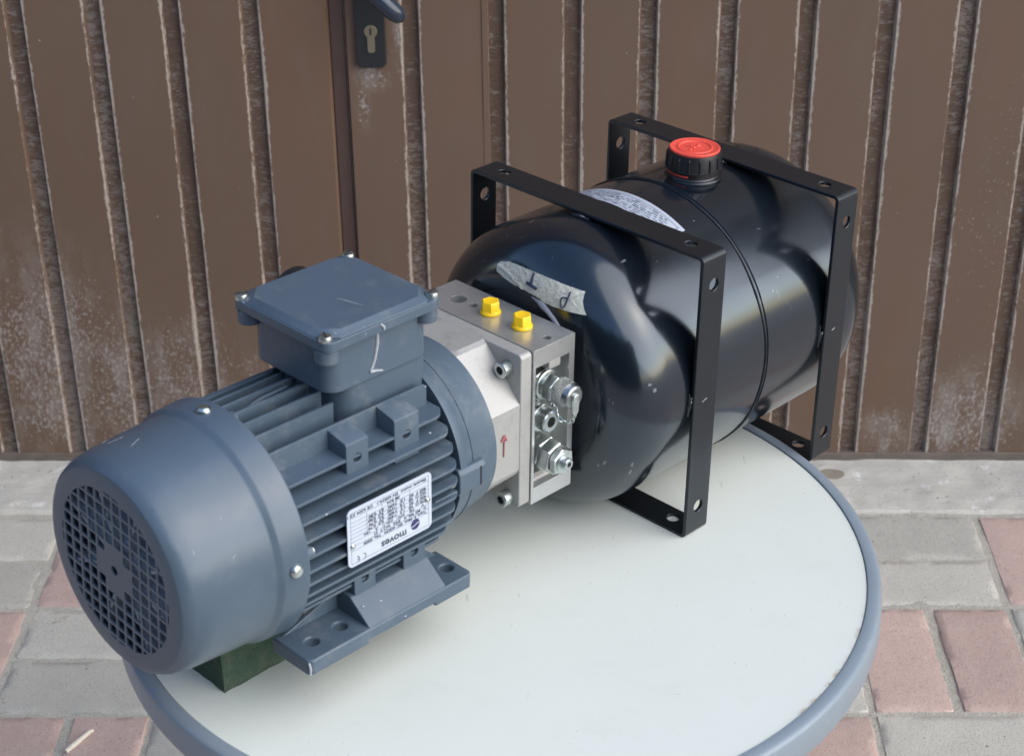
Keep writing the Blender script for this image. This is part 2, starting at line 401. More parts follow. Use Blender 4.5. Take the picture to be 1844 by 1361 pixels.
def door_material():
    t = NT('brown_door_paint'); w = t.world(); e = t.attr('edge')
    big = t.noise(3.2, w, 4, .6); mid = t.noise(24, t.mapped(w, scale=(1, 1, .35)), 5, .6); fin = t.noise(700, w, 2)
    b = t.mix(big, (.120, .076, .051), (.138, .091, .064))
    b = t.mix(t.ramp(t.noise(5, t.mapped(w, scale=(1.6, 1, .5), loc=(4, 0, 2)), 4, .6), .48, .72, 0, .55), b, (.150, .084, .050))
    b = t.mix(t.ramp(mid, .5, .8, 0, .25), b, (.15, .125, .105))
    b = t.mix(t.math('MULTIPLY', fin, .25), b, (.08, .06, .045))
    # flaked edges of the folds: pale line with ragged outline
    rag = t.noise(330, t.mapped(w, scale=(1, 1, .45)), 5, .7); slow = t.noise(7, t.mapped(w, scale=(9, 1, .9)), 4, .7)
    side = t.attr('side')
    ef = t.math('ADD', e, t.math('MULTIPLY_ADD', rag, 1.6, -.8))
    ef = t.math('ADD', ef, t.math('MULTIPLY_ADD', slow, 1.5, -.78))
    ef = t.math('ADD', ef, t.math('MULTIPLY', side, .22))
    edge = t.math('MULTIPLY', t.ramp(ef, .78, .98), t.ramp(e, .2, .45))
    pale = t.mix(t.noise(160, w, 3), (.24, .20, .17), (.50, .46, .415))
    b = t.mix(t.math('MULTIPLY', edge, .78), b, pale)
    # groups of worn flecks
    zs = t.n('ShaderNodeSeparateXYZ'); t.put(zs.inputs[0], w)
    reg = blob(t, w, (-.70, YD, .17), (.16, .3, .26))
    for c, r in (((-.60, YD, .12), (.10, .3, .20)), ((-.50, YD, .14), (.10, .3, .15)), ((-.222, YD, .588), (.034, .3, .03)), ((-.236, YD, .55), (.013, .3, .05)), ((-.187, YD, .63), (.012, .3, .06)),
                 ((.60, YD, .07), (.12, .3, .13)), ((.49, YD, .05), (.05, .3, .07)), ((-.415, YD, .12), (.05, .3, .09))):
        reg = t.math('MAXIMUM', reg, blob(t, w, c, r))
    fl = t.noise(210, t.mapped(w, scale=(1, 1, .7)), 7, .75)
    reg2 = blob(t, w, (.62, YD, .40), (.12, .3, .30))
    reg = t.math('MULTIPLY', reg, t.math('MULTIPLY_ADD', t.noise(17, w, 3), 1.1, .25))
    fleck = t.ramp(t.math('ADD', t.math('ADD', fl, t.math('MULTIPLY', reg2, .055)), t.math('MULTIPLY', reg, .17)), .655, .70)
    b = t.mix(t.math('MULTIPLY', fleck, .62), b, (.36, .34, .32))
    haze = t.math('MULTIPLY', t.ramp(t.noise(34, t.mapped(w, scale=(1, 1, .4)), 6, .7), .42, .66), t.math('MULTIPLY', reg, .5))
    b = t.mix(haze, b, (.30, .28, .26))
    few = t.math('MULTIPLY', t.ramp(t.voro(46, w), .055, .03), t.ramp(t.noise(12, w, 2), .52, .6))
    b = t.mix(few, b, (.42, .40, .37))
    r = t.math('ADD', t.math('MULTIPLY_ADD', mid, .2, .42), t.math('MULTIPLY', fleck, .25))
    h = t.math('ADD', t.math('MULTIPLY', mid, .7), t.math('ADD', t.math('MULTIPLY', fin, .06), t.math('MULTIPLY', edge, -.5)))
    return t.set(b, r, 0, t.bump(h, .35, .0008))
def groove_material():
    t = NT('flaking_groove_paint'); w = t.world()
    a = t.noise(55, t.mapped(w, scale=(.7, 1, 2.3)), 6, .8, 1.2); f = t.noise(300, t.mapped(w, scale=(.6, 1, 1.7)), 4, .75)
    slow = t.noise(2.6, t.mapped(w, scale=(3.2, 1, 1)), 3, .6)
    s = t.n('ShaderNodeSeparateXYZ'); t.put(s.inputs[0], w)
    left = t.ramp(s.outputs[0], -.35, -.68, 0, .045); low = t.ramp(s.outputs[2], .35, .0, 0, .04)
    m = t.math('ADD', t.math('ADD', t.math('MULTIPLY_ADD', f, .6, -.3), a), t.math('MULTIPLY_ADD', slow, .5, -.25))
    m = t.math('ADD', m, t.math('ADD', left, low))
    k = t.ramp(m, .525, .60)
    b = t.mix(t.noise(20, w, 4), (.095, .058, .040), (.135, .088, .062))
    b = t.mix(t.math('MULTIPLY', k, .8), b, t.mix(t.noise(120, w, 3), (.12, .095, .08), (.34, .30, .27)))
    return t.set(b, .72, 0, t.bump(t.math('ADD', a, t.math('MULTIPLY', f, .5)), .9, .0028))
MDOOR = door_material(); MGRV = groove_material()
def smooth_joint():
    t = NT('dark_red_brown_joint'); w = t.world(); n = t.noise(30, t.mapped(w, scale=(1, 1, .2)), 4)
    return t.set(t.mix(n, (.055, .032, .027), (.085, .054, .045)), .5)
MJOINT = smooth_joint()
ZT, ZB = 2.14, .011
def panel(x0, x1, parent, kind=(1, 1), seed=0):
    """one flat of the folded sheet: slanted flanks, the flat 8 mm proud of the groove floor"""
    D = .0085; sl = .0032
    xs = [(x0, D, .55), (x0+sl*.85, .0009, .95), (x0+sl, 0, 1), (x0+sl+.0022, 0, .7), (x0+sl+.007, 0, 0)]
    w = x1-x0; xs += [(x0+w*.5, -.0004, 0)]
    xs += [(x1-sl-.007, 0, 0), (x1-sl-.0022, 0, .7), (x1-sl, 0, 1), (x1-sl*.85, .0009, .95), (x1, D, .55)]
    v = []; f = []; at = []; sd = []; nz = 60; m = len(xs)
    for j in range(nz+1):
        z = ZB+(ZT-ZB)*j/nz
        for i, (x, y, e) in enumerate(xs):
            k = kind[0] if i < m//2 else kind[1]
            jx = .0006*mn.noise(Vector((x*3+seed, z*7, 1))) if 0 < i < m-1 else 0
            jy = .0010*mn.noise(Vector((x*6+seed, z*4.5, 4)))+.0005*mn.noise(Vector((x*25, z*19, seed))) if 1 < i < m-2 else 0
            v.append((x+jx, YD+y+jy, z)); at.append(e*k); sd.append(1. if i < m//2 else 0.)
    for j in range(nz):
        for i in range(m-1): a = j*m+i; f.append((a, a+1, a+m+1, a+m))
    f.append(tuple(range(m-1, -1, -1)))
    me = bpy.data.meshes.new('panel'); me.from_pydata(v, [], f)
    for nm, d in (('edge', at), ('side', sd)):
        a = me.attributes.new(nm, 'FLOAT', 'POINT'); a.data.foreach_set('value', d)
    return link('panel', me, MDOOR, parent, ang=40)
def groove(x0, x1, parent, mat):
    v = []; f = []; nz = 420
    for j in range(nz+1):
        z = ZB+(ZT-ZB)*j/nz
        for i in range(7):
            x = x0+(x1-x0)*i/6
            rr = (.0011*mn.noise(Vector((x*120, z*170, 3)))+.0007*mn.noise(Vector((x*40, z*420, 8)))) if mat is MGRV else 0
            v.append((x, YD+.0078+rr, z))
    for j in range(nz):
        for i in range(6): a = j*7+i; f.append((a, a+1, a+8, a+7))
    return mk('groove_floor', v, f, mat, parent, recalc=False)
GW = .0088
def leaf(edges, parent, x_lo, x_hi):
    xs = [x_lo]+edges+[x_hi]
    for k in range(len(xs)-1):
        a = xs[k]+(GW if k else 0); b = xs[k+1]-(GW if k < len(xs)-2 else 0)
        panel(a, b, parent, (1 if k else .2, 1 if k < len(xs)-2 else .2), seed=k*3.1+x_lo)
    for e in edges: groove(e-GW-.001, e+GW+.001, parent, MGRV)
    # the back sheet and the bottom rail
    G().box(x_lo, x_hi, YD+.0125, YD+.04, ZB-.006, ZT).obj('back_sheet', MJOINT, parent)
    br = G().box(x_lo, x_hi, YD-.0025, YD+.012, ZB-.009, ZB+.004).obj('bottom_rail', MJOINT2, parent, bevel=.001)
MJOINT2 = plain('worn_rail_paint', (.13, .105, .088), .6, n=60, var=.4, bstr=.4)
dl = thing('garage_door', 'left leaf of the brown ribbed garage door, worn at its foot', 'door', (0, 0, 0), None, 'garage door leaves')
dr = thing('garage_door', 'right leaf of the brown ribbed garage door, with the black lock plate', 'door', (0, 0, 0), None, 'garage door leaves')
GL = [-1.173, -1.075, -.975, -.877, -.778, -.678, -.5775, -.477, -.376]
GR = [-.1716, -.0625, .0355, .1325, .2335, .334, .4355, .536, .6365, .737, .838, .938, 1.04, 1.14]
leaf(GL, dl, -1.27, -.2755); leaf(GR, dr, -.2565, 1.27)
def jsec(x0, x1, y, parent):
    return G().box(x0, x1, y, YD+.012, ZB-.006, ZT).obj('meeting_strip', MJOINT, parent, bevel=.0015)
jsec(-.2755, -.2568, YD+.0062, dl)
# an extra shallow fold left of the second groove of the right leaf
ex = G().box(-.0800, -.0722, YD-.0011, YD+.001, ZB+.004, ZT).obj('fold', MDOOR, dr, bevel=.0005)
# dark box put in as painted shade of the gap under the leaves
structure(G().box(-1.3, 1.3, YD+.02, YD+.05, -.02, .02).obj('door_gap_shade', plain('painted_gap_shade', (.03, .028, .026), .8)))
# lock plate
MLOCK = plain('black_lock_enamel', (.012, .016, .02), .34, n=90)
lp = G().prism(rrect(-.2415, -.2030, .6025, .86, .008), 'Y', YD-.0085, YD+.0004).obj('lock_plate', MLOCK, dr, bevel=.0016, seg=3)
kh = []
for a in range(0, 361, 15):
    pass
cx, cz = -.2215, .6515
poly = [(cx-.0046, .6275), (cx+.0046, .6275)]
poly = [(cx-.0048+.0048*(1-math.cos(math.radians(a))), .6262-.0030*math.sin(math.radians(a))) for a in range(0, 181, 20)]
poly += [(cx+.0048, .6440)]+[(cx+.0085*math.cos(math.radians(a)), cz+.0085*math.sin(math.radians(a))) for a in range(-55, 236, 15)]+[(cx-.0048, .6440)]
MBRASS = metal('worn_nickel_brass', (.30, .27, .20), .4, .8, 200)
lc = G().prism(poly, 'Y', YD-.0098, YD-.006).obj('lock_cylinder', MBRASS, lp, bevel=.0004)
G().box(cx-.0013, cx+.0010, YD-.0100, YD-.0085, cz-.0045, cz+.0045).obj('keyhole', MDARK, lp)
# handle: flattened lever that slopes down to the right
hp = []; hr = []
for k in range(13):
    u = k/12; x = -.227+.0440*u; z = .728-.0380*u-.005*u*u; y = YD-.045-.004*math.sin(u*3.1)
    hp.append((x, y, z)); hr.append(.0125*(1-.06*u) if k < 12 else .0108)
hp.append((-.1795, YD-.045, .6805)); hr.append(.0085); hp.append((-.1765, YD-.045, .6775)); hr.append(.003)
h = G().tube(hp, hr, 20); h.obj('handle', plain('black_handle', (.02, .03, .05), .16, n=50), dr, ang=60)
G().lathe([(0, .009), (.045, .009)], 'Y', (-.222, YD-.048, .716), 20).obj('handle_neck', MLOCK, dr)

# white stick on the paving
tag(G().tube([(-.5545, 1.612, .0035), (-.548, 1.622, .0042), (-.541, 1.634, .0042), (-.534, 1.6465, .0038), (-.531, 1.650, .003)], [.0028, .0034, .003, .0026, .0016], 10).obj('wooden_stick', plain('bleached_wood', (.62, .58, .48), .7, n=200)),
    'short pale stick lying on a pink paver at lower left', 'stick')

# tall clipped hedge closing the yard on the camera's side and to the left (seen mirrored in the tank)
hg = G()
def hedge_run(p, q, h, w, n):
    p, q = Vector(p), Vector(q); d = (q-p).normalized(); s_ = Vector((-d.y, d.x, 0)); m = 14; v = []; f = []
    for i in range(n+1):
        c = p.lerp(q, i/n)
        for j in range(m+1):
            a = j/m; x, z = (-.5, a*3*h) if a < 1/3 else ((.5, (1-a)*3*h) if a > 2/3 else (-.5+(a-1/3)*3, h))
            o = c+s_*(x*w)+Vector((0, 0, z)); k = mn.noise(o*1.3)*.45+mn.noise(o*5)*.22
            v.append(o+s_*(k*(1 if x > 0 else -1))+Vector((0, 0, k*(z > .1)-.03*(z <= .1))))
    for i in range(n):
        for j in range(m): a = i*(m+1)+j; f.append((a, a+1, a+m+2, a+m+1))
    f += [tuple(range(m+1)), tuple(range(n*(m+1), (n+1)*(m+1)))]
    hg.add(v, f)
hedge_run((-7.5, 2.0, 0), (-7.5, -4.6, 0), 3.4, 1.2, 60); hedge_run((-7.5, -5.2, 0), (3.2, -5.2, 0), 3.9, 1.2, 90)
tag(hg.obj('hedge', plain('hedge_leaves', (.05, .075, .035), .7, n=30, var=.6, bstr=1, bd=.05)), 'tall dark green hedge closing the yard behind the camera', 'hedge')

# =================================================================== TABLE
TC = (-.037, 1.2008); TR = .3023; TZ = .57
tb = thing('round_table', 'round table with cream top and blue gray rim band', 'table', (TC[0], TC[1], 0))
def top_material():
    t = NT('cream_laminate'); w = t.world()
    l = t.n('ShaderNodeVectorMath', operation='LENGTH'); t.put(l.inputs[0], t.mapped(w, scale=(1, 1, 0), loc=(-TC[0], -TC[1], 0)))
    a = t.noise(7, w, 5, .6); f = t.noise(60, w, 6, .7)
    b = t.mix(a, (.60, .635, .58), (.655, .69, .64))
    b = t.mix(t.ramp(f, .5, .8, 0, .12), b, (.5, .5, .43))
    sm = t.math('MULTIPLY', t.ramp(t.noise(11, t.mapped(w, scale=(1, 1.9, 1), rot=(0, 0, .6)), 5, .7), .54, .8), .22)
    b = t.mix(sm, b, (.48, .49, .45))
    wear = t.math('MULTIPLY', t.ramp(l.outputs['Value'], .2865, .2895), t.ramp(t.noise(6, w, 4), .42, .58))
    wear = t.math('MULTIPLY', wear, t.ramp(t.noise(70, w, 4), .45, .58))
    wear = t.math('MULTIPLY', wear, t.math('MAXIMUM', blob(t, w, (.20, 1.03, TZ), (.12, .14, 1)), blob(t, w, (-.13, .93, TZ), (.06, .06, 1))))
    b = t.mix(t.math('MULTIPLY', wear, .8), b, (.36, .26, .16))
    sp = t.math('MULTIPLY', t.ramp(t.voro(75, w), .045, .02), t.ramp(t.noise(21, w, 1), .52, .58))
    b = t.mix(t.math('MULTIPLY', sp, .8), b, (.12, .09, .06))
    sv = t.mapped(w, scale=(5, 60, 1), rot=(0, 0, .5)); s2 = t.math('MULTIPLY', t.ramp(t.noise(5, sv, 3), .71, .74), t.ramp(t.noise(14, w, 2), .55, .63))
    s3 = t.math('MULTIPLY', t.ramp(t.noise(4, t.mapped(w, scale=(40, 7, 1), rot=(0, 0, -.9)), 3), .69, .73), t.ramp(t.noise(9, w, 2), .5, .6))
    b = t.mix(t.math('MULTIPLY', t.math('MAXIMUM', s2, s3), .4), b, (.28, .28, .25))
    b = t.mix(t.math('MULTIPLY', t.ramp(t.noise(330, w, 3, .7), .66, .72), t.ramp(t.noise(13, w, 3), .42, .62)), b, (.42, .41, .36))
    r = t.math('MULTIPLY_ADD', t.noise(18, w, 5), .25, .30)
    return t.set(b, r, 0, t.bump(t.noise(90, w, 3), .05, .0006), spec=.45)
G().lathe([(-.02, .2905), (-.0004, .2905), (0, .2901)], 'Z', (0, 0, TZ), 160).obj('table_top', top_material(), tb, ang=20)
def rim_material():
    t = NT('blue_gray_rim_plastic'); w = t.world(); k = t.noise(20, w, 4)
    b = t.mix(k, (.19, .235, .275), (.225, .27, .315)); b = t.mix(t.ramp(t.noise(130, w, 5, .7), .6, .72, 0, .4), b, (.36, .38, .40))
    return t.set(b, .34, 0, t.bump(t.noise(200, w, 2), .08, .0005))
rp = [(-.0008, .2907), (.0011, .2914), (.0014, .2925), (.0009, .2985), (.0003, .3004), (-.0004, .3012), (-.0014, .3019), (-.0035, .3023), (-.008, .3027), (-.022, .3032), (-.027, .302), (-.0275, .296), (-.022, .2908)]
v = G().lathe(rp, 'Z', (0, 0, TZ), 200, cap0=False, cap1=False)
n = 200; m = len(rp); v.f += [((m-1)*n+i, (m-1)*n+(i+1) % n, (i+1) % n, i) for i in range(n)]
v.obj('rim_band', rim_material(), tb, ang=50)
MLEG = plain('gray_leg_paint', (.16, .18, .21), .4)
leg = None
for k in range(4):
    a = math.radians(45+90*k); p = Vector((math.cos(a), math.sin(a), 0))
    G().tube([p*.16+Vector((0, 0, TZ-.02)), p*.165+Vector((0, 0, .3)), p*.17+Vector((0, 0, .002))], .013, 14).obj('leg', MLEG, tb)

# =================================================================== GREEN BLOCK under the fan cover
def block_material():
    t = NT('green_foam_block'); c = t.co(); a = t.noise(45, c, 6, .75); f = t.noise(500, c, 3, .7)
    v = t.math('SUBTRACT', 1, t.voro(260, c))
    s = t.noise(5, t.mapped(c, scale=(14, 14, 110)), 3)
    b = t.mix(a, (.018, .045, .03), (.05, .10, .065)); b = t.mix(t.ramp(t.noise(70, t.mapped(c, loc=(2, 0, 0)), 6, .8), .46, .66, 0, .55), b, (.11, .11, .075))
    b = t.mix(t.ramp(f, .55, .75, 0, .5), b, (.01, .02, .014))
    return t.set(b, .9, 0, t.bump(t.math('ADD', f, t.math('ADD', a, s)), .9, .0022))
AZ = .7624
P0 = Vector((-.2316, 1.030, TZ)); du = Vector((-.2316+.1976, 0, 0)); du = (Vector((-.1976, 1.0638, TZ))-P0).normalized(); dv = Vector((-du.y, du.x, 0))
Lb, Wb_, Hb = .075, .055, .0405
bo = thing('support_block', 'dark green foam block propping up the motor fan cover', 'block', tuple(P0))
gx, gy, gz = 22, 16, 12
bm = bmesh.new(); bmesh.ops.create_cube(bm, size=1); bmesh.ops.subdivide_edges(bm, edges=bm.edges, cuts=14, use_grid_fill=True)
for q in bm.verts:
    l_, w_, h_ = (q.co.x+.5)*Lb, (q.co.y+.5)*Wb_, (q.co.z+.5)*Hb
    n_ = .0010*mn.noise(Vector((l_*90, w_*90, h_*90)))
    p = du*(l_+n_)+dv*(w_+n_)+Vector((0, 0, max(0, h_+n_) if h_ > .001 else .0003)); q.co = p
me = bpy.data.meshes.new('foam'); bm.to_mesh(me); bm.free()
link('foam', me, block_material(), bo, bevel=0, ang=40)

# =================================================================== HYDRAULIC POWER UNIT   local axes: X = lateral (towards the viewer's right), Y = along the shaft, Z = up
az, ti = .7624, -.0328
uu = Vector((math.sin(az)*math.cos(ti), math.cos(az)*math.cos(ti), math.sin(ti))); ll = Vector((math.cos(az), -math.sin(az), 0)); vv = ll.cross(uu)
RM = Matrix(((ll.x, uu.x, vv.x), (ll.y, uu.y, vv.y), (ll.z, uu.z, vv.z)))
unit = thing('hydraulic_power_unit', 'blue gray electric motor bolted to a black cylindrical oil tank in square frames', 'power unit', (.023, 1.3112, TZ))
unit.rotation_euler = RM.to_euler()
HB = .1245     # height of the shaft line over the unit's base
def Z(b): return b+HB
CZ = (0, 0, HB)
U = unit

# ---- oil tank
Rt, rc, s0, s1 = .1203, .045, -.022, .2126; R0 = Rt-rc
prof = [(-.064, 0.001), (-.064, .060), (-.0645, .074), (-.0640, .0765), (-.0625, .0785), (-.0622, .0800)]
K = 18
for k in range(K+1):
    a = math.radians(172-82*0-(172-90)*0) if False else None
prof = [(-.0715, .001), (-.0712, .015), (-.0703, .030), (-.0690, .045), (-.0674, .060), (-.0660, .0715), (-.0653, .0768), (-.0640, .0785), (-.0630, .0800)]
for k in range(1, 23):
    a = math.radians(-2+ (92)*(k-1)/21)          # from the crest of the front bead round to the shell
    prof.append((s0-(rc)*math.cos(a), R0+.002*(1-math.sin(max(a, 0)))+rc*math.sin(a)))
ny = 40
for k in range(1, ny): prof.append((s0+(s1-s0)*k/ny, Rt))
for k in range(22, 0, -1):
    a = math.radians(-2+92*(k-1)/21); prof.append((s1+rc*math.cos(a), R0+rc*math.sin(a)))
prof += [(s1+rc-.003, R0-.012), (s1+rc-.006, .03), (s1+rc-.0065, .001)]
tank = G().lathe(prof, 'Y', CZ, 144).obj('oil_tank', MTANK, U, ang=60)
# seam bead
wl = []
for i in range(200):
    a = 2*math.pi*i/200; r = Rt+.0004+.0003*mn.noise(Vector((math.cos(a)*20, math.sin(a)*20, 0))); wl.append((r*math.cos(a), .096+.0005*math.sin(a*9), HB+r*math.sin(a)))
G().tube(wl, .0008, 8, closed=True).obj('weld_seam', MFRAME, tank)
wl = [(x, .0995, z) for x, y, z in wl]
G().tube(wl, .0004, 6, closed=True).obj('weld_seam', MTANK, tank)
def ringpts(r, s, n=160, j=.0004): return [((r+j*mn.noise(Vector((math.cos(t)*30, math.sin(t)*30, s*100))))*math.cos(t), s, HB+(r)*math.sin(t)) for t in [2*math.pi*i/n for i in range(n)]]
G().tube(ringpts(.0778, -.0648), .0019, 8, closed=True).obj('neck_weld', MFRAME, tank)
# smear of glue on the neck ring
def dome_s(r):
    if r <= .0768: return -.0657
    if r <= .080: return -.0632
    return s0-math.sqrt(max(rc**2-(r-R0)**2, 0))
MGLUE = plain('dried_gray_sealant', (.20, .22, .27), .4, n=60, var=.4)
gp = [(x, -.0672, Z(z)) for x, z in ((.012, .0765), (.019, .0755), (.0245, .0735), (.0300, .0702), (.036, .0660), (.0425, .0605), (.048, .0548))]
gg = G().tube(gp, [.0006, .0016, .0030, .0022, .0021, .0017, .0005], 8)
gg.obj('sealant_smear', MGLUE, tank)
gp = [(.1216*math.sin(math.radians(a)), .0965-.0002*a, Z(.1216*math.cos(math.radians(a)))) for a in (-9, -6, -3, 0, 2, 5)]
# paint chips on the tank shell
def shell_patch(pts, name, mat, parent, lift=.0004):
    """closed outline given as (degrees round the shell, s)"""
    v = [( (Rt+lift)*math.sin(math.radians(a)), s, Z((Rt+lift)*math.cos(math.radians(a)))) for a, s in pts]
    return mk(name, v, [tuple(range(len(v)))], mat, parent, recalc=False, smooth=False)
def curved_patch(name, mat, a0, a1, y0, y1, R, thick, parent, na=40, nyy=6, mask=None):
    v = []; f = []
    for rr in (R, R+thick):
        for j in range(nyy+1):
            for i in range(na+1):
                a = math.radians(a0+(a1-a0)*i/na); v.append((rr*math.sin(a), y0+(y1-y0)*j/nyy, Z(rr*math.cos(a))))
    o = (na+1)*(nyy+1)
    for j in range(nyy):
        for i in range(na):
            p = j*(na+1)+i; f.append((p, p+1, p+na+2, p+na+1)); f.append((o+p, o+p+na+1, o+p+na+2, o+p+1))
    for i in range(na):
        f.append((i, o+i, o+i+1, i+1)); p = nyy*(na+1)+i; f.append((p, p+1, o+p+1, o+p))
    for j in range(nyy):
        p = j*(na+1); q = (j+1)*(na+1); f.append((p, q, o+q, o+p)); p += na; q += na; f.append((p, o+p, o+q, q))
    return mk(name, v, f, mat, parent, ang=40)
def label_material():
    t = NT('gray_type_label'); c = t.co(); s = t.n('ShaderNodeSeparateXYZ'); t.put(s.inputs[0], c)
    b = t.mix(t.noise(60, c, 4), (.34, .38, .44), (.44, .48, .55))
    return t.set(b, .28, 0, t.bump(t.noise(40, c, 2), .1, .0006))
lab = curved_patch('type_label', label_material(), -30, 27.5, .036, .0625, Rt+.0002, .0003, tank)
# printed lines of the label: rows of small raised ink marks following the curve
ink = G()
def arcbox(a0, a1, y0, y1, R, h=.00012, n=None):
    n = n or max(1, int(abs(a1-a0)/2)); v = []; f = []
    for i in range(n+1):
        a = math.radians(a0+(a1-a0)*i/n)
        for y in (y0, y1): v.append(((R)*math.sin(a), y, Z(R*math.cos(a))))
    for i in range(n): f.append((2*i, 2*i+1, 2*i+3, 2*i+2))
    ink.add(v, f)
RL = Rt+.0006
for y in (.058,): arcbox(-28, 25.5, y, y+.0007, RL)
arcbox(-28.5, -28, .037, .0587, RL); arcbox(25.2, 25.6, .037, .0587, RL)
rr_ = random.Random(5)
for y in (.0548, .0520, .0492, .0464, .0436, .0408, .0380):
    a = -24+rr_.uniform(0, 4)
    while a < 22:
        w = rr_.uniform(.5, 3.6)
        if rr_.random() < .85: arcbox(a, a+w, y, y+rr_.choice((.0011, .0015, .002)), RL)
        a += w+rr_.uniform(.4, 1.2)
ink.obj('label_print', plain('gray_print_ink', (.13, .15, .2), .5), tank, recalc=False)
# masking tape with handwritten T and P, seen upside down
def tape_material():
    t = NT('crinkled_masking_tape'); c = t.co(); a = t.noise(120, t.mapped(c, scale=(1, 1, 1.6)), 5, .65, 1.6)
    b = t.mix(a, (.36, .37, .33), (.74, .74, .64)); b = t.mix(t.ramp(t.noise(260, c, 4, .7), .5, .7, 0, .4), b, (.14, .15, .14))
    return t.set(b, .55, 0, t.bump(a, .9, .0022))
nx, nz = 60, 12; tv = []; tf = []
tl = [(-.0268, .0925), (-.0283, .0865)]
for k in range(2):
    for j in range(nz+1):
        for i in range(nx+1):
            u = i/nx; w = j/nz
            top = Vector((-.0270+.0826*u, .0950-.0030*u+.0022*math.sin(u*math.pi))); bot = Vector((-.0278+.0910*u, .0845-.0076*u-.0035*math.sin(u*math.pi)))
            if u < .12: top.y -= (.12-u)*.022
            p = top.lerp(bot, w); p.x += .0016*math.sin(w*math.pi)*(u-.5)*2*(-1 if u > .5 else 1)
            r = p.length; s = dome_s(r)-.0005-.0007*abs(mn.noise(Vector((p.x*130, p.y*130, 2))))-(.0010 if k else 0)*.3
            if u < .35: s -= .0012*max(0, 1-abs(w-.35-u*1.6)/.13)
            tv.append((p.x, s, Z(p.y)))
o_ = (nx+1)*(nz+1)
for j in range(nz):
    for i in range(nx):
        p = j*(nx+1)+i; tf += [(p, p+1, p+nx+2, p+nx+1), (o_+p, o_+p+nx+1, o_+p+nx+2, o_+p+1)]
tape = mk('masking_tape', tv, tf, tape_material(), tank, recalc=False, ang=60)
def stroke(pts, r, parent, mat, name='ink_mark', push=.0016):
    P = []
    for x, z in pts: P.append((x, dome_s(math.hypot(x, z))-push, Z(z)))
    return G().tube(P, r, 6).obj(name, mat, parent)
stroke([(.0102, .0955), (.0104, .0905), (.0107, .0862)], [.0008, .0009, .0010], tape, MINK)
stroke([(.0060, .0868), (.0107, .0862), (.0165, .0850)], [.0012, .0013, .0011], tape, MINK)
stroke([(.0460, .0905), (.0458, .0862), (.0452, .0800), (.0436, .0777), (.0418, .0790), (.0405, .0828), (.0410, .0850), (.0430, .0858), (.0452, .0856)], .0006, tape, MINK)

# ---- filler neck and cap
cap = G(); cc = (.0032, .1350, 0)
cap.lathe([(Z(.1165), .0235), (Z(.1188), .0232), (Z(.1205), .0222), (Z(.1222), .0212), (Z(.1262), .0212), (Z(.1265), .0225), (Z(.1272), .0240), (Z(.1285), .0241), (Z(.129), .0230), (Z(.140), .0224), (Z(.1420), .0218), (Z(.1422), .019)], 'Z', cc, 72)
fc = cap.obj('filler_cap', MBPL, U, ang=30)
for k in range(16):
    a = 2*math.pi*k/16+.12; ca, sa = math.cos(a), math.sin(a)
    G().tube([(cc[0]+.0234*ca, cc[1]+.0234*sa, Z(.1286)), (cc[0]+.0229*ca, cc[1]+.0229*sa, Z(.1385)), (cc[0]+.0222*ca, cc[1]+.0222*sa, Z(.1398))], [.0008, .0008, .0003], 6).obj('grip_rib', MBPL, fc)
rd = G().lathe([(Z(.1425), .0208), (Z(.1452), .0212), (Z(.1458), .0208), (Z(.1459), .0198), (Z(.1455), .0190), (Z(.1453), .0152), (Z(.1459), .0146), (Z(.1459), .0134), (Z(.1451), .0126), (Z(.1451), .0005)], 'Z', (cc[0], cc[1], -.0018), 72).obj('cap_disc', MRED, fc, ang=25)
# worn relief on the disc: a drop-and-arrow like emboss
for q in ([(-.006, .002), (-.002, .005), (.002, .001), (.006, .004)], [(-.007, -.003), (-.001, -.002), (.004, -.005)], [(.0, .007), (.001, -.008)]):
    G().tube([(cc[0]+x, cc[1]+y, Z(.1433)) for x, y in q], .0009, 8).obj('emboss', MRED, fc)
cr = G()
vv_ = []
for k in range(9):
    a = math.radians(232+10*k-15); vv_.append((cc[0]+.0215*math.cos(a), cc[1]+.0215*math.sin(a), Z(.1245)))
cr.tube(vv_, .0010, 6).obj('seal_edge', MRED, fc)
G().tube([(cc[0]+.0225*math.cos(t)+0, cc[1]+.0225*math.sin(t), Z(.1192+.0)) for t in [2*math.pi*i/60 for i in range(60)]], .0018, 8, closed=True).obj('neck_weld', MFRAME, fc)

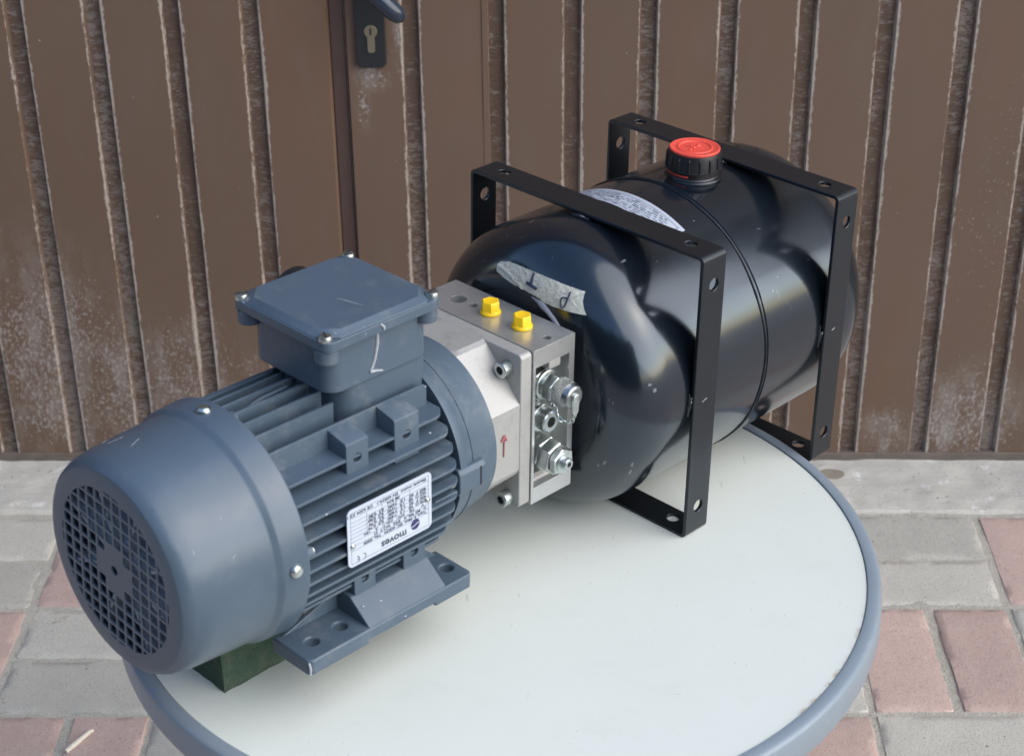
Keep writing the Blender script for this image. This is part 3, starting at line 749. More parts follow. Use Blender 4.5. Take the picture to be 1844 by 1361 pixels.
# ---- two square frames of flat bar
def frame(y0):
    L = .2498/2; t = .0032; w = .0275
    out = rrect(-L, L, -L, L, .0050, 6); inn = rrect(-L+t, L-t, -L+t, L-t, .0020, 6); n = len(out); v = []; f = []
    for y in (y0, y0+w):
        for p, q in out: v.append((p, y, Z(q)))
        for p, q in inn: v.append((p, y, Z(q)))
    for i in range(n):
        j = (i+1) % n
        f += [(i, j, 2*n+j, 2*n+i), (n+i, 3*n+i, 3*n+j, n+j), (i, n+i, n+j, j), (2*n+i, 2*n+j, 3*n+j, 3*n+i)]
    o = mk('mounting_frame', v, f, MFRAME, U)
    cuts = []; ym = y0+.0145
    for s in (-1, 1):
        cuts.append(cyl((s*.1, ym, 0), 'Z', Z(-.2), Z(-.11), .0053)); cuts.append(cyl((s*.1, ym, 0), 'Z', Z(.11), Z(.2), .0053))
        cuts.append(cyl((0, ym, Z(s*.099)), 'X', -.2, -.11, .0053)); cuts.append(cyl((0, ym, Z(s*.099)), 'X', .11, .2, .0053))
    boolean(o, cuts)
    md = o.modifiers.new('bevel', 'BEVEL'); md.width = .0006; md.segments = 2; md.limit_method = 'ANGLE'; md.angle_limit = math.radians(40)
    # weld beads where the bars touch the shell
    rw = random.Random(int(y0*1000)+3)
    for (x, z, dx, dz) in ((.1205, -.002, 0, 1), (-.1205, 0, 0, 1), (0, .1208, 1, 0), (0, -.1208, 1, 0)):
        for side in (y0-.0012, y0+w+.0012):
            pts = []; rr = []
            for k in range(9):
                u = (k-4)/4; e = .010*u
                px, pz = x+dx*e, z+dz*e; rr.append(.0016*(1.25-abs(u))+rw.uniform(0, .0009)); pts.append((px+rw.uniform(-.0004, .0004), side+rw.uniform(-.0007, .0007), Z(pz)))
            G().tube(pts, rr, 8).obj('weld_bead', MFRAME, o, ang=70)
    return o
frame(0.0); frame(.1714)
# chipped bright scuffs at the welds
MCHIP = plain('chipped_primer', (.32, .34, .37), .6, n=400, var=.4)
for (x, y, z, d) in ((.1236, -.0019, .003, 'v'), (.1251, .010, -.001, 'h'), (.1236, .1694, .004, 'v'), (.1251, .1800, .001, 'h'), (.003, -.0022, .1222, 't'), (.006, .1692, .1225, 't')):
    for k in range(3):
        q = rnd.uniform(-.003, .003); e = rnd.uniform(.0015, .0035)
        P = [(x, y, Z(z+q)), (x+.0002, y-.0003, Z(z+q+e))] if d == 'v' else ([(x, y+q, Z(z+q*.3)), (x, y+q+e*2, Z(z+q*.3+e*.6))] if d == 'h' else [(x+q, y, Z(z)), (x+q+e, y-.0004, Z(z-.0004))])
        G().tube([Vector(P[0]), Vector(P[0]).lerp(Vector(P[1]), .5)], [.0004, .0002], 5).obj('paint_chip', MCHIP, tank)

# ---- manifold block
mf = G(); mf.box(-.066, .0640, -.1185, -.0735, Z(-.067), Z(.067))
man = mf.obj('manifold', MMILL, U)
cuts = [G().box(.046, .08, -.1160, -.0790, Z(-.0530), Z(.0520)),
        cyl((-.0388, -.0968, 0), 'Z', Z(.050), Z(.08), .0066, 32), cyl((-.0226, -.0962, 0), 'Z', Z(.052), Z(.08), .0034), cyl((.0550, -.0950, 0), 'Z', Z(.055), Z(.08), .0032)]
boolean(man, cuts)
md = man.modifiers.new('bevel', 'BEVEL'); md.width = .0011; md.segments = 3; md.limit_method = 'ANGLE'; md.angle_limit = math.radians(40)
G().box(.0462, .0635, -.1010, -.0880, Z(.0445), Z(.0521)).obj('lug', MCAST, man, bevel=.0012)
G().box(.0462, .0560, -.1175, -.0985, Z(-.0528), Z(-.047)).obj('rib', MCAST, man, bevel=.0015)
G().lathe([(-.1180, .0105), (-.0790, .0105)], 'Y', (.0475, 0, Z(-.057)), 20).obj('rib', MCAST, man)
# plugs
def plug(x, y):
    p = [(0, .0082), (.0010, .0083), (.0022, .0080), (.0032, .0071)]
    o = G().lathe([(Z(.067+t), r) for t, r in p], 'Z', (x, y, 0), 40).obj('yellow_plug', MYEL, man, ang=40)
    g = G().lathe([(Z(.0695), .0077), (Z(.0768), .0075), (Z(.0781), .0066), (Z(.0775), .0045), (Z(.0778), .0010)], 'Z', (x, y, 0), 6, rot=.35)
    # joined so the plug stays one piece
    v = [tuple(q.co) for q in o.data.vertices]; f = [tuple(q.vertices) for q in o.data.polygons]; h = G(); h.add(v, f); h.add(g.v, g.f)
    bpy.data.objects.remove(o)
    return h.obj('yellow_plug', MYEL, man, bevel=.0007, seg=3)
plug(-.0042, -.0961); plug(.0296, -.0959)

# ---- fittings on the side of the manifold (axes along +X)
def hexp(y, z, x0, x1, af, rot=0, ch=.0012, mat=MZINC, name='hex_nut', parent=None, bore=None):
    R = af/math.sqrt(3)
    pr = [(x0, R-ch), (x0+ch*.8, R), (x1-ch*.8, R), (x1, R-ch)]
    g = G().lathe(pr, 'X', (0, y, Z(z)), 6, rot=rot)
    o = g.obj(name, mat, parent, bevel=.0005)
    return o
def roundp(y, z, prof, name, parent, mat=MZINC, n=40, ang=30):
    return G().lathe(prof, 'X', (0, y, Z(z)), n).obj(name, mat, parent, ang=ang)
fy = -.0985
# test coupling with knurled cap
y, z = fy, .0300
tp = roundp(y, z, [(.045, .0085), (.052, .0085), (.062, .0085), (.075, .0085), (.0755, .005)], 'test_coupling', U)
hexp(y, z, .0470, .0575, .0235, .25, parent=tp)
roundp(y, z, [(.0575, .0118), (.0585, .0122), (.0600, .0122), (.0605, .0112)], 'washer', tp)
hexp(y, z, .0618, .0722, .0190, .55, parent=tp)
kn = G()
prk = [(.0722, .0098), (.0732, .0107), (.0835, .0107), (.0852, .0098), (.0878, .0090), (.0888, .0074), (.0888, .0005)]
nk = 96
kv = []
for t_, r__ in prk:
    for i in range(nk):
        a = 2*math.pi*i/nk; rr = r__+(.0003 if (i % 2 == 0 and .0725 < t_ < .0835) else 0); kv.append((t_, y+rr*math.cos(a+(t_-.073)*9), Z(z)+rr*math.sin(a+(t_-.073)*9)))
kf = []
for j in range(len(prk)-1):
    for i in range(nk): k = (i+1) % nk; kf.append((j*nk+i, j*nk+k, (j+1)*nk+k, (j+1)*nk+i))
kf += [tuple(range(nk)), tuple((len(prk)-1)*nk+i for i in range(nk))]
def knurl_material():
    t = NT('knurled_zinc'); c = t.co(); s = t.n('ShaderNodeSeparateXYZ'); t.put(s.inputs[0], c)
    an = t.math('ARCTAN2', t.math('SUBTRACT', s.outputs[2], Z(z)), t.math('SUBTRACT', s.outputs[1], y))
    k1 = t.math('SINE', t.math('ADD', t.math('MULTIPLY', an, 22), t.math('MULTIPLY', s.outputs[0], 2400)))
    k2 = t.math('SINE', t.math('SUBTRACT', t.math('MULTIPLY', an, 22), t.math('MULTIPLY', s.outputs[0], 2400)))
    band = t.ramp(s.outputs[0], .0836, .0832)
    h = t.math('MULTIPLY', t.math('MULTIPLY', k1, k2), band)
    return t.set(t.mix(t.math('MULTIPLY', t.ramp(h, -.1, .4), band), (.30, .32, .32), (.66, .70, .69)), .3, 1, t.bump(h, 1, .0012))
mk('knurled_cap', kv, kf, knurl_material(), tp, ang=20)
roundp(y, z, [(.0885, .0038), (.0905, .0036), (.0908, .003)], 'cap_rivet', tp)
# strap ring and hook under the cap
strap = [(.0893, y+.0045*math.cos(a), Z(z)+.0045*math.sin(a)) for a in [math.radians(d) for d in range(200, 345, 15)]]
G().prism([(y-.0042, Z(z)-.001), (y+.0042, Z(z)-.001), (y+.0030, Z(z)-.0125), (y+.0012, Z(z)-.0150), (y-.0012, Z(z)-.0150), (y-.0030, Z(z)-.0125)], 'X', .0888, .0896).obj('strap', MZINC, tp)
# chain
def link_ring(c, d, nrm, L, W, r, parent):
    d = Vector(d).normalized(); nrm = Vector(nrm); nrm = (nrm-d*nrm.dot(d)).normalized(); w = d.cross(nrm); c = Vector(c); P = []
    for k in range(16):
        a = 2*math.pi*k/16; P.append(c+d*(L*math.cos(a))+w*(W*math.sin(a)))
    return G().tube(P, r, 6, closed=True).obj('chain_link', MZINC, parent)
A0 = Vector((.0893, y, Z(z)-.0142)); A1 = Vector((.060, y-.0005, Z(z)-.0120))
cp = []
for k in range(10):
    u = k/9; p = A0.lerp(A1, u); p.z -= .0100*math.sin(math.pi*u)**.8 + .0030*math.sin(u*2*math.pi); p.y += .0015*math.sin(u*9); cp.append(p)
for k in range(9):
    a, b = cp[k], cp[k+1]; link_ring((a+b)/2, b-a, (0, 1, .3) if k % 2 else (.3, -.2, 1), (b-a).length*.66, .0017, .0006, tp)
G().prism([(y-.003, Z(z)-.004), (y+.003, Z(z)-.004), (y+.002, Z(z)-.0125), (y-.002, Z(z)-.0125)], 'X', .0600, .0607).obj('strap', MZINC, tp)
# plug with hex socket
y, z = fy-.0015, .0005
pg = roundp(y, z, [(.0455, .0128), (.0510, .0128), (.0518, .0120), (.0518, .0104), (.0545, .0106), (.0552, .0116), (.0570, .0116), (.0576, .0108), (.0576, .0090), (.0655, .0089), (.0665, .0078), (.0665, .0044), (.0600, .0042), (.0600, .0005)], 'socket_plug', U)
hexp(y, z, .0598, .0606, .0072, .2, 0, MDARK, 'socket', pg)
# relief valve
y, z = fy-.002, -.0287
rv = hexp(y, z, .0455, .0640, .0250, .15, name='relief_valve', parent=U)
hexp(y, z, .0630, .0745, .0240, .30, parent=rv)
hexp(y, z, .0748, .0812, .0205, .62, parent=rv)
roundp(y, z, [(.0805, .0082), (.0820, .0080), (.0820, .0052), (.0860, .0046), (.0866, .0040), (.0866, .0022), (.0850, .0021), (.0850, .0003)], 'adjusting_screw', rv)
hexp(y, z, .0851, .0855, .0036, .1, 0, MDARK, 'socket', rv)

# ---- pump adapter: square plate + eight-sided bell casting
pl = G().prism(rrect(-.0650, .0630, Z(-.0660), Z(.0668), .004), 'Y', -.1308, -.1190).obj('pump_adapter', MCAST, U, bevel=.0012, seg=3)
octo = [(.0250, .0668), (.0622, .0262), (.0622, -.0330), (.0300, -.0640), (-.0300, -.0640), (-.0622, -.0330), (-.0622, .0262), (-.0250, .0668)]
N = 96
ring1 = []
for i in range(N):
    a = 2*math.pi*i/N; d = Vector((math.cos(a), math.sin(a))); best = 9
    for k in range(8):
        p, q = Vector(octo[k]), Vector(octo[(k+1) % 8]); e = q-p; den = d.x*e.y-d.y*e.x
        if abs(den) > 1e-9:
            tt = (p.x*e.y-p.y*e.x)/den; w = (p.x*d.y-p.y*d.x)/den
            if tt > 0 and -1e-6 <= w <= 1+1e-6: best = min(best, tt)
    ring1.append(d*best)
v = []; f = []
secs = [(-.1303, 1.0, 0), (-.1560, .995, .0), (-.1640, .99, 1.)]
for s, k, rnd_ in secs:
    for i in range(N):
        p = ring1[i]; r_oct = p.length*k; r = min(r_oct, .0712) if s > -.16 else .0690
        d = p.normalized()
        v.append((d.x*r, s, Z(d.y*r)))
# the facets run back until they meet the flange circle
v = []
for s in (-.1303, -.1440, -.1500, -.1560, -.1610, -.1640):
    for i in range(N):
        p = ring1[i]; d = p.normalized(); r = min(p.length, .0714+max(0, (-.1500-s)*-1+0)*.9) if s < -.1440 else p.length
        if s <= -.1600: r = min(p.length, .0702)
        v.append((d.x*r, s, Z(d.y*r)))
for j in range(5):
    for i in range(N): k = (i+1) % N; f.append((j*N+i, j*N+k, (j+1)*N+k, (j+1)*N+i))
f += [tuple(range(N))]
bell = mk('bell_casting', v, f, MCAST, pl, ang=20)
# flat upper ledge of the casting beside the facets
G().prism([(-.0648, Z(.0640)), (.0240, Z(.0640)), (.0240, Z(.0664)), (-.0648, Z(.0664))], 'Y', -.1500, -.1306).obj('ledge', MCAST, pl, bevel=.001)
# red arrow in marker
for q, r in (([(.0629, -.1475, .003), (.0629, -.1478, -.012)], .0005), ([(.0629, -.1475, .006), (.0629, -.1453, .0015), (.0629, -.1470, .0028)], .0011), ([(.0629, -.1475, .006), (.0629, -.1500, .0020), (.0629, -.1480, .0030)], .0011)):
    G().tube([(a, b, Z(c)) for a, b, c in q], r, 6).obj('marker_arrow', MREDINK, pl)
def capscrew(x, z, y0=-.1310, r=.0062, L=.0085, parent=None, rot=.2):
    o = G().lathe([(y0, r), (y0-L+.0008, r), (y0-L, r-.0008), (y0-L, .0034), (y0-L+.004, .0033), (y0-L+.004, .0004)], 'Y', (x, 0, Z(z)), 36).obj('cap_screw', MZINC, parent, ang=30)
    G().lathe([(y0-L+.0036, .0031), (y0-L+.0042, .0031)], 'Y', (x, 0, Z(z)), 6, rot=rot).obj('socket', MDARK, parent)
    return o
for x, z in ((.0490, .0530), (.0515, -.0590), (-.0490, .0530), (-.0515, -.0590)): capscrew(x, z, parent=pl)

# ---- motor: drive end shield
es = G().lathe([(-.1626, .0400), (-.1626, .0698), (-.1632, .0706), (-.1700, .0712), (-.1900, .0745), (-.1985, .0765), (-.2000, .0772), (-.2065, .0775), (-.2065, .05)], 'Y', CZ, 120).obj('end_shield', MG, U, ang=30)
G().tube([(( .0752)*math.cos(t), -.1915, Z(.0752*math.sin(t))) for t in [2*math.pi*i/120 for i in range(120)]], .0004, 6, closed=True).obj('shield_groove', MGB, es)
G().prism([(.058, Z(-.014)), (.0775, Z(-.014)), (.0800, Z(-.010)), (.0800, Z(.004)), (.0775, Z(.008)), (.058, Z(.008))], 'Y', -.2100, -.1830).obj('flange_boss', MG, es, bevel=.0012)
G().box(.0792, .0803, -.1895, -.1880, Z(-.0105), Z(.0045)).obj('boss_slot', MDARK, es)
# ---- motor body: core + fins
core = G().lathe([(-.2050, .0300), (-.2050, .0640), (-.3620, .0640), (-.3620, .0300)], 'Y', CZ, 96, cap0=False, cap1=False).obj('motor_housing', MGB, U, ang=30)
RF = .0835
def fin_h(b, sgn, y0=-.3640, y1=-.2085, th=.0024, r=RF, name='cooling_fin', taper=.012):
    x1 = math.sqrt(max(r*r-b*b, 0)); x0 = math.sqrt(max(.0625**2-b*b, 0)) if abs(b) < .062 else .012
    # outline in (x,y); the front outer corner is rounded
    P = [(x0, y0), (x1, y0), (x1, y1-taper)]
    for k in range(1, 6): t = k/5; P.append((x1-(taper*.75)*t**2.2, y1-taper+taper*t))
    P.append((x0, y1))
    P = [(sgn*p, q) for p, q in P]
    v = []; n = len(P)
    for i, (p, q) in enumerate(P):
        hw_ = th/2*(1.0 if abs(p) > x1-.012 else 1.7); v.append((p, q, Z(b)+hw_))
    for i, (p, q) in enumerate(P):
        hw_ = th/2*(1.0 if abs(p) > x1-.012 else 1.7); v.append((p, q, Z(b)-hw_))
    f = [tuple(range(n)), tuple(range(2*n-1, n-1, -1))]+[(i, (i+1) % n, n+(i+1) % n, n+i) for i in range(n)]
    return mk(name, v, f, MGB, core, bevel=.0005)
def fin_v(a, y0=-.3640, y1=-.2870, th=.0022, r=RF, low=None, name='cooling_fin', sgn=1, round_=.0):
    z1 = math.sqrt(r*r-a*a); z0 = low if low is not None else math.sqrt(max(.0625**2-a*a, 0))
    P = [(y0, z0), (y0, z1), (y1-round_, z1)]+([(y1-round_*.3, z1-round_*.5), (y1, z1-round_)] if round_ else [(y1, z1)])+[(y1, z0)]
    return G().prism([(p, HB+sgn*q) for p, q in P], 'X', a-th/2, a+th/2).obj(name, MGB, core, bevel=.0005)
for s in (1, -1):
    for b in (.0512, .0394, .0273, .0150, .0030, -.0090, -.0207, -.0325, -.0434, -.0535):
        fin_h(b, s)
for a in (-.0455, -.0325, -.0195, -.0065, .0065, .0195, .0325): fin_v(a)
for a in (.0463, -.0463): fin_v(a, y1=-.2120, low=.043, round_=.003)
for a in (-.0455, -.0325, -.0195, -.0065, .0065, .0195, .0325, .0455): fin_v(a, y1=-.2100, sgn=-1)
# curved inner rib between the top fins
G().tube([(-.0065+.004, -.345, Z(.066)), (-.002, -.336, Z(.076)), (-.001, -.325, Z(.080)), (-.001, -.300, Z(.081))], .0015, 6).obj('inner_rib', MGB, core)
# pads with tapped holes for feet
def pad(y0, y1, z0, z1, hz, sgn, xin=.046, xo=.0665, chz=0):
    ym = (y0+y1)/2
    P = [(sgn*xin, Z(z0)), (sgn*xo, Z(z0)), (sgn*xo, Z(z1-.001)), (sgn*(xo-.0015), Z(z1)), (sgn*xin, Z(z1+chz))]
    o = G().prism(P, 'Y', y0, y1).obj('mounting_pad', MGB, core)
    boolean(o, [cyl((0, ym, Z(hz)), 'X', sgn*(xo-.012), sgn*(xo+.01), .0036)])
    md = o.modifiers.new('bevel', 'BEVEL'); md.width = .0005; md.segments = 2; md.limit_method = 'ANGLE'; md.angle_limit = math.radians(40)
    G().lathe([(sgn*(xo-.0045), .0036), (sgn*(xo-.0038), .0036)], 'X', (0, ym, Z(hz)), 16).obj('bolt_hole', MDARK, core)
    return o
for s in (1, -1):
    if s > 0: pad(-.2603, -.2372, .0305, .0655, .0500, s, chz=.004); pad(-.3045, -.2845, .0355, .0640, .0500, s, chz=.004)
    pad(-.2540, -.2325, -.0640, -.0410, -.0510, s); pad(-.3010, -.2810, -.0640, -.0410, -.0510, s)
# tie bolt seats: front right (dark clamp) and beside the cover
G().box(.0640, .0790, -.2340, -.2110, Z(-.0105), Z(-.0070)).obj('tie_bolt_seat', MG, core, bevel=.001)
G().box(.0640, .0765, -.2300, -.2110, Z(.0010), Z(.0045)).obj('tie_bolt_seat', MG, core, bevel=.001)
G().lathe([(-.2180, .0020), (-.2150, .0042), (-.2110, .0042)], 'Y', (.0730, 0, Z(-.0030)), 18).obj('tie_bolt', MZINC, core)
def rib_seat(x, z):
    o = G().lathe([(-.3640, .0052), (-.3500, .0052), (-.3495, .0044)], 'Y', (x, 0, Z(z)), 20).obj('tie_bolt_seat', MGB, core)
    G().lathe([(-.3497, .0036), (-.3480, .0034), (-.3470, .0020), (-.3468, .0002)], 'Y', (x, 0, Z(z)), 18).obj('tie_bolt', MZINC, core)
rib_seat(.0790, .0055); rib_seat(.0040, .0780); rib_seat(-.0790, .0055); rib_seat(.0, -.0790)

# ---- fan cover
pc = [(-.4525, .0630), (-.4525, .0705), (-.4515, .0738), (-.4490, .0766), (-.4440, .0790), (-.4360, .0806), (-.4330, .0811), (-.4300, .0814), (-.4000, .0832), (-.3835, .0842), (-.3815, .0848), (-.3790, .0868), (-.3770, .0874), (-.3585, .0888), (-.3575, .0884),
      (-.3575, .0868), (-.3770, .0856), (-.3815, .0830), (-.4300, .0797), (-.4440, .0772), (-.4495, .0720), (-.4510, .0690), (-.4510, .0630)]
gcv = G().lathe(pc, 'Y', CZ, 144, cap0=False, cap1=False)
nn = 144; mm = len(pc); gcv.f += [((mm-1)*nn+i, (mm-1)*nn+(i+1) % nn, (i+1) % nn, i) for i in range(nn)]
cover = gcv.obj('fan_cover', MGC, U, ang=24)
gr = G().lathe([(-.4525, .0631), (-.4510, .0631)], 'Y', CZ, 144).obj('grille', MGC, cover, smooth=False)
PIT = .00965; HO = .00385; RG = .0605; ROT = math.radians(-5); cutg = G()
def clip_circle(poly, R, n=72):
    for k in range(n):
        a = 2*math.pi*(k+.5)/n; nx_, ny_ = math.cos(a), math.sin(a); d = R*math.cos(math.pi/n); out = []
        for i in range(len(poly)):
            p, q = poly[i], poly[(i+1) % len(poly)]; dp = p[0]*nx_+p[1]*ny_-d; dq = q[0]*nx_+q[1]*ny_-d
            if dp <= 0: out.append(p)
            if dp*dq < 0: t = dp/(dp-dq); out.append((p[0]+(q[0]-p[0])*t, p[1]+(q[1]-p[1])*t))
        poly = out
        if len(poly) < 3: return []
    return poly
cg, sg_ = math.cos(ROT), math.sin(ROT)
for i in range(-8, 9):
    for j in range(-8, 9):
        gx_, gy_ = (i+.5)*PIT, (j+.5)*PIT
        if math.hypot(gx_, gy_) < .0165: continue
        q = []
        for k in rrect(gx_-HO, gx_+HO, gy_-HO, gy_+HO, .0009, 2): q.append((k[0]*cg-k[1]*sg_, k[0]*sg_+k[1]*cg))
        q = clip_circle(q, RG)
        if len(q) < 3: continue
        ar = abs(sum(q[a][0]*q[(a+1) % len(q)][1]-q[(a+1) % len(q)][0]*q[a][1] for a in range(len(q)))/2)
        if ar < 6e-6: continue
        cutg.prism([(x, Z(z)) for x, z in q], 'Y', -.46, -.44)
cutg.lathe([(-.46, .0036), (-.44, .0036)], 'Y', CZ, 20)
boolean(gr, [cutg])
# cover screws
def round_screw(x, z, y, parent, mat=MZINC, r=.0048, name='cover_screw'):
    d = Vector((x, 0, z)).normalized(); R = math.hypot(x, z); up = Vector((0, 1, 0)); side = d.cross(up)
    v = []; f = []; n = 20; pr = [(0, r), (.0012, r), (.0028, r*.8), (.0034, r*.45), (.0035, .0004)]
    for h_, q in pr:
        for i in range(n):
            a = 2*math.pi*i/n; p = d*(R+h_)+up*(y+q*math.cos(a))+side*(q*math.sin(a)); v.append((p.x, p.y, Z(p.z)))
    for j in range(len(pr)-1):
        for i in range(n): k = (i+1) % n; f.append((j*n+i, j*n+k, (j+1)*n+k, (j+1)*n+i))
    f.append(tuple((len(pr)-1)*n+i for i in range(n)))
    o = mk(name, v, f, mat, parent, ang=50)
    # cross recess
    g = G()
    for rot in (0.3, 0.3+math.pi/2):
        e = up*math.cos(rot)+side*math.sin(rot); e2 = d.cross(e); c = d*(R+.0029); w = .0005; L = r*.5
        P = [c+e*L*sa+e2*w*sb+d*hh for hh in (0, .0008) for sa, sb in ((-1, -1), (1, -1), (1, 1), (-1, 1))]
        g.add([(p.x, p.y, Z(p.z)) for p in P], [(0, 3, 2, 1), (4, 5, 6, 7), (0, 1, 5, 4), (1, 2, 6, 5), (2, 3, 7, 6), (3, 0, 4, 7)])
    g.obj('recess', MDARK, parent)
    return o
for ang_ in (4, 94, 184, 274):
    a = math.radians(ang_-2); round_screw(.0880*math.cos(a), .0880*math.sin(a), -.3690, cover, r=.0050)
def cover_mark(deg, y0, y1, d1, rr=.0003):
    P = []
    for k in range(7):
        u = k/6; a = math.radians(deg+d1*u); y = y0+(y1-y0)*u
        R = .0811+(.0842-.0811)*(y+.4330)/(.4330-.3835)+.00005 if y > -.433 else .0806
        P.append((R*math.cos(a), y+.0006*math.sin(u*7), Z(R*math.sin(a))))
    G().tube(P, [rr*.3, rr, rr*.7, rr, rr*.5, rr*.9, rr*.2], 5).obj('scratch', MWHITE_MARK, cover)
cover_mark(118, -.428, -.420, 5); cover_mark(112, -.430, -.417, -2, .00022); cover_mark(96, -.425, -.415, 3, .00025); cover_mark(20, -.412, -.409, 1)
# fan inside
fan = G().lathe([(-.4440, .0005), (-.4440, .0140), (-.4400, .0165), (-.3900, .0190), (-.3880, .0640), (-.3860, .0640), (-.3860, .0005)], 'Y', CZ, 64).obj('fan', MFAN, U, ang=30)
for k in range(8):
    a = 2*math.pi*k/8+.35; ca, sa = math.cos(a), math.sin(a); t = .0012
    P = [(r*ca-w*sa, y_, Z(r*sa+w*ca)) for y_ in (-.3870, -.4460) for r, w in ((.015, -t), (.0700 if y_ > -.40 else .0640, -t), (.0700 if y_ > -.40 else .0640, t), (.015, t))]
    mk('fan_blade', P, [(0, 1, 2, 3), (7, 6, 5, 4), (0, 4, 5, 1), (1, 5, 6, 2), (2, 6, 7, 3), (3, 7, 4, 0)], MFAN, fan)
G().lathe([(-.3660, .0640), (-.3640, .0830), (-.3600, .0835), (-.3600, .0640)], 'Y', CZ, 64).obj('rear_shield', MGB, fan)

# ---- terminal box
tbx = G().prism(rrect(-.0425, .0425, -.2970, -.2030, .012, 6), 'Z', Z(.0885), Z(.1275)).obj('terminal_box', MG, U, bevel=.0012, seg=3)
# pedestal under the box
ped = G().prism(rrect(-.0390, .0390, -.2830, -.1980, .016, 6), 'Z', Z(.0480), Z(.0888)).obj('box_pedestal', MGB, U, bevel=.002, seg=3)
lid = G()
L0, L1_, A = -.3065, -.1980, .0515
lid.prism(rrect(-A, A, L0+.001, L1_-.001, .007, 5), 'Z', Z(.1270), Z(.1345))
ld = lid.obj('box_lid', MG, tbx, bevel=.0008, seg=3)
# raised centre with long chamfers, corners left low for the screws
def oct_poly(x, y0, y1, c): return [(x-c, y0), (x, y0+c), (x, y1-c), (x-c, y1), (-x+c, y1), (-x, y1-c), (-x, y0+c), (-x+c, y0)]
po = oct_poly(.0500, L0+.0022, L1_-.0022, .0125); pi_ = oct_poly(.0450, L0+.0070, L1_-.0070, .0118); v = []
for P, zz in ((po, .1340), (po, .1350), (pi_, .1388)):
    for p, q in P: v.append((p, q, Z(zz)))
f = [tuple(range(7, -1, -1)), tuple(range(16, 24))]
for j in range(2):
    for i in range(8): k = (i+1) % 8; f.append((j*8+i, j*8+k, (j+1)*8+k, (j+1)*8+i))
mk('lid_plateau', v, f, MG, ld, bevel=.0006)
for sx_ in (-1, 1):
    for yy in (-.3010, -.2035):
        x_ = sx_*.0448
        G().lathe([(Z(.1165), .0084), (Z(.1268), .0086)], 'Z', (x_*.93, yy+(.0035 if yy < -.25 else -.0035), 0), 28).obj('screw_lug', MG, tbx, bevel=.001)
        MLS = MZINC if not (sx_ < 0 and yy > -.25) else MBRASS2 if 'MBRASS2' in globals() else MZINC
        o = G().lathe([(Z(.1340), .0046), (Z(.1365), .0050), (Z(.1382), .0042), (Z(.1386), .0004)], 'Z', (x_, yy, 0), 28).obj('lid_screw', MLS, tbx, ang=40)
        rz = rnd.uniform(0, 3); c, s = math.cos(rz), math.sin(rz)
        P = [(x_+c*a-s*b, yy+s*a+c*b, Z(zz)) for zz in (.1378, .1388) for a, b in ((-.0042, -.0006), (.0042, -.0006), (.0042, .0006), (-.0042, .0006))]
        mk('screw_slot', P, [(0, 3, 2, 1), (4, 5, 6, 7), (0, 1, 5, 4), (1, 2, 6, 5), (2, 3, 7, 6), (3, 0, 4, 7)], MDARK, tbx)
# cable gland nub at the hidden side (its top edge shows behind the lid)
G().lathe([(-.0425, .0190), (-.0520, .0190), (-.0525, .0220), (-.0670, .0220), (-.0680, .0200)], 'X', (0, -.238, Z(.1085)), 28).obj('cable_gland', MBPL, tbx)
# chalk-like white mark down the side, dropping from the lid edge
def marks(pts, r, name, parent, mat=MWHITE_MARK): return G().tube([(a, b, Z(c)) for a, b, c in pts], r, 6).obj(name, mat, parent)
marks([(.0515, -.2575, .1340), (.0519, -.2550, .1312), (.0519, -.2548, .1290)], [.0007, .0011, .0008], 'scratch', tbx)
marks([(.0426, -.2530, .1262), (.0427, -.2532, .1150), (.0427, -.2560, .1030), (.0427, -.2600, .0950)], [.0009, .0012, .0010, .0011], 'scratch', tbx)
marks([(.0427, -.2605, .0948), (.0427, -.2550, .0938), (.0427, -.2490, .0918)], [.0011, .0009, .0006], 'scratch', tbx)
marks([(.0075, -.2590, .1388), (.0185, -.2560, .1388), (.0290, -.2535, .1388)], [.00015, .00028, .0001], 'scratch', tbx)

# ---- nameplate
XP = .0838
npx = G().prism(rrect(-.3210, -.2428, Z(-.0205), Z(.0257), .0042, 5), 'X', XP, XP+.0008).obj('nameplate', plain('white_plate', (.47, .52, .60), .3, n=300, var=.05), U)
YC, ZC = -.2819, .0026
def on_plate(o, x, z, h=.00012):
    """text plane -> plate face, rotated half a turn so that it reads upside down"""
    o.parent = npx; o.matrix_parent_inverse = Matrix()
    B = Matrix(((0, 0, 1, XP+.0008+h), (-1, 0, 0, YC+x), (0, -1, 0, Z(ZC+z)), (0, 0, 0, 1)))
    o.matrix_basis = B
def text(s, size, x, z, mat=MINK, name='lettering', align='LEFT', sx=1., bold=0.):
    cu = bpy.data.curves.new('t', 'FONT'); cu.body = s; cu.size = size; cu.align_x = align; cu.extrude = .00004; cu.offset = bold
    o = bpy.data.objects.new('t', cu); col.objects.link(o); bpy.context.view_layer.update()
    me = bpy.data.meshes.new_from_object(o.evaluated_get(bpy.context.evaluated_depsgraph_get())); bpy.data.objects.remove(o)
    for q in me.vertices: q.co.x *= sx
    me.materials.clear(); me.materials.append(mat)
    t = bpy.data.objects.new(name, me); col.objects.link(t); on_plate(t, x, z); return t
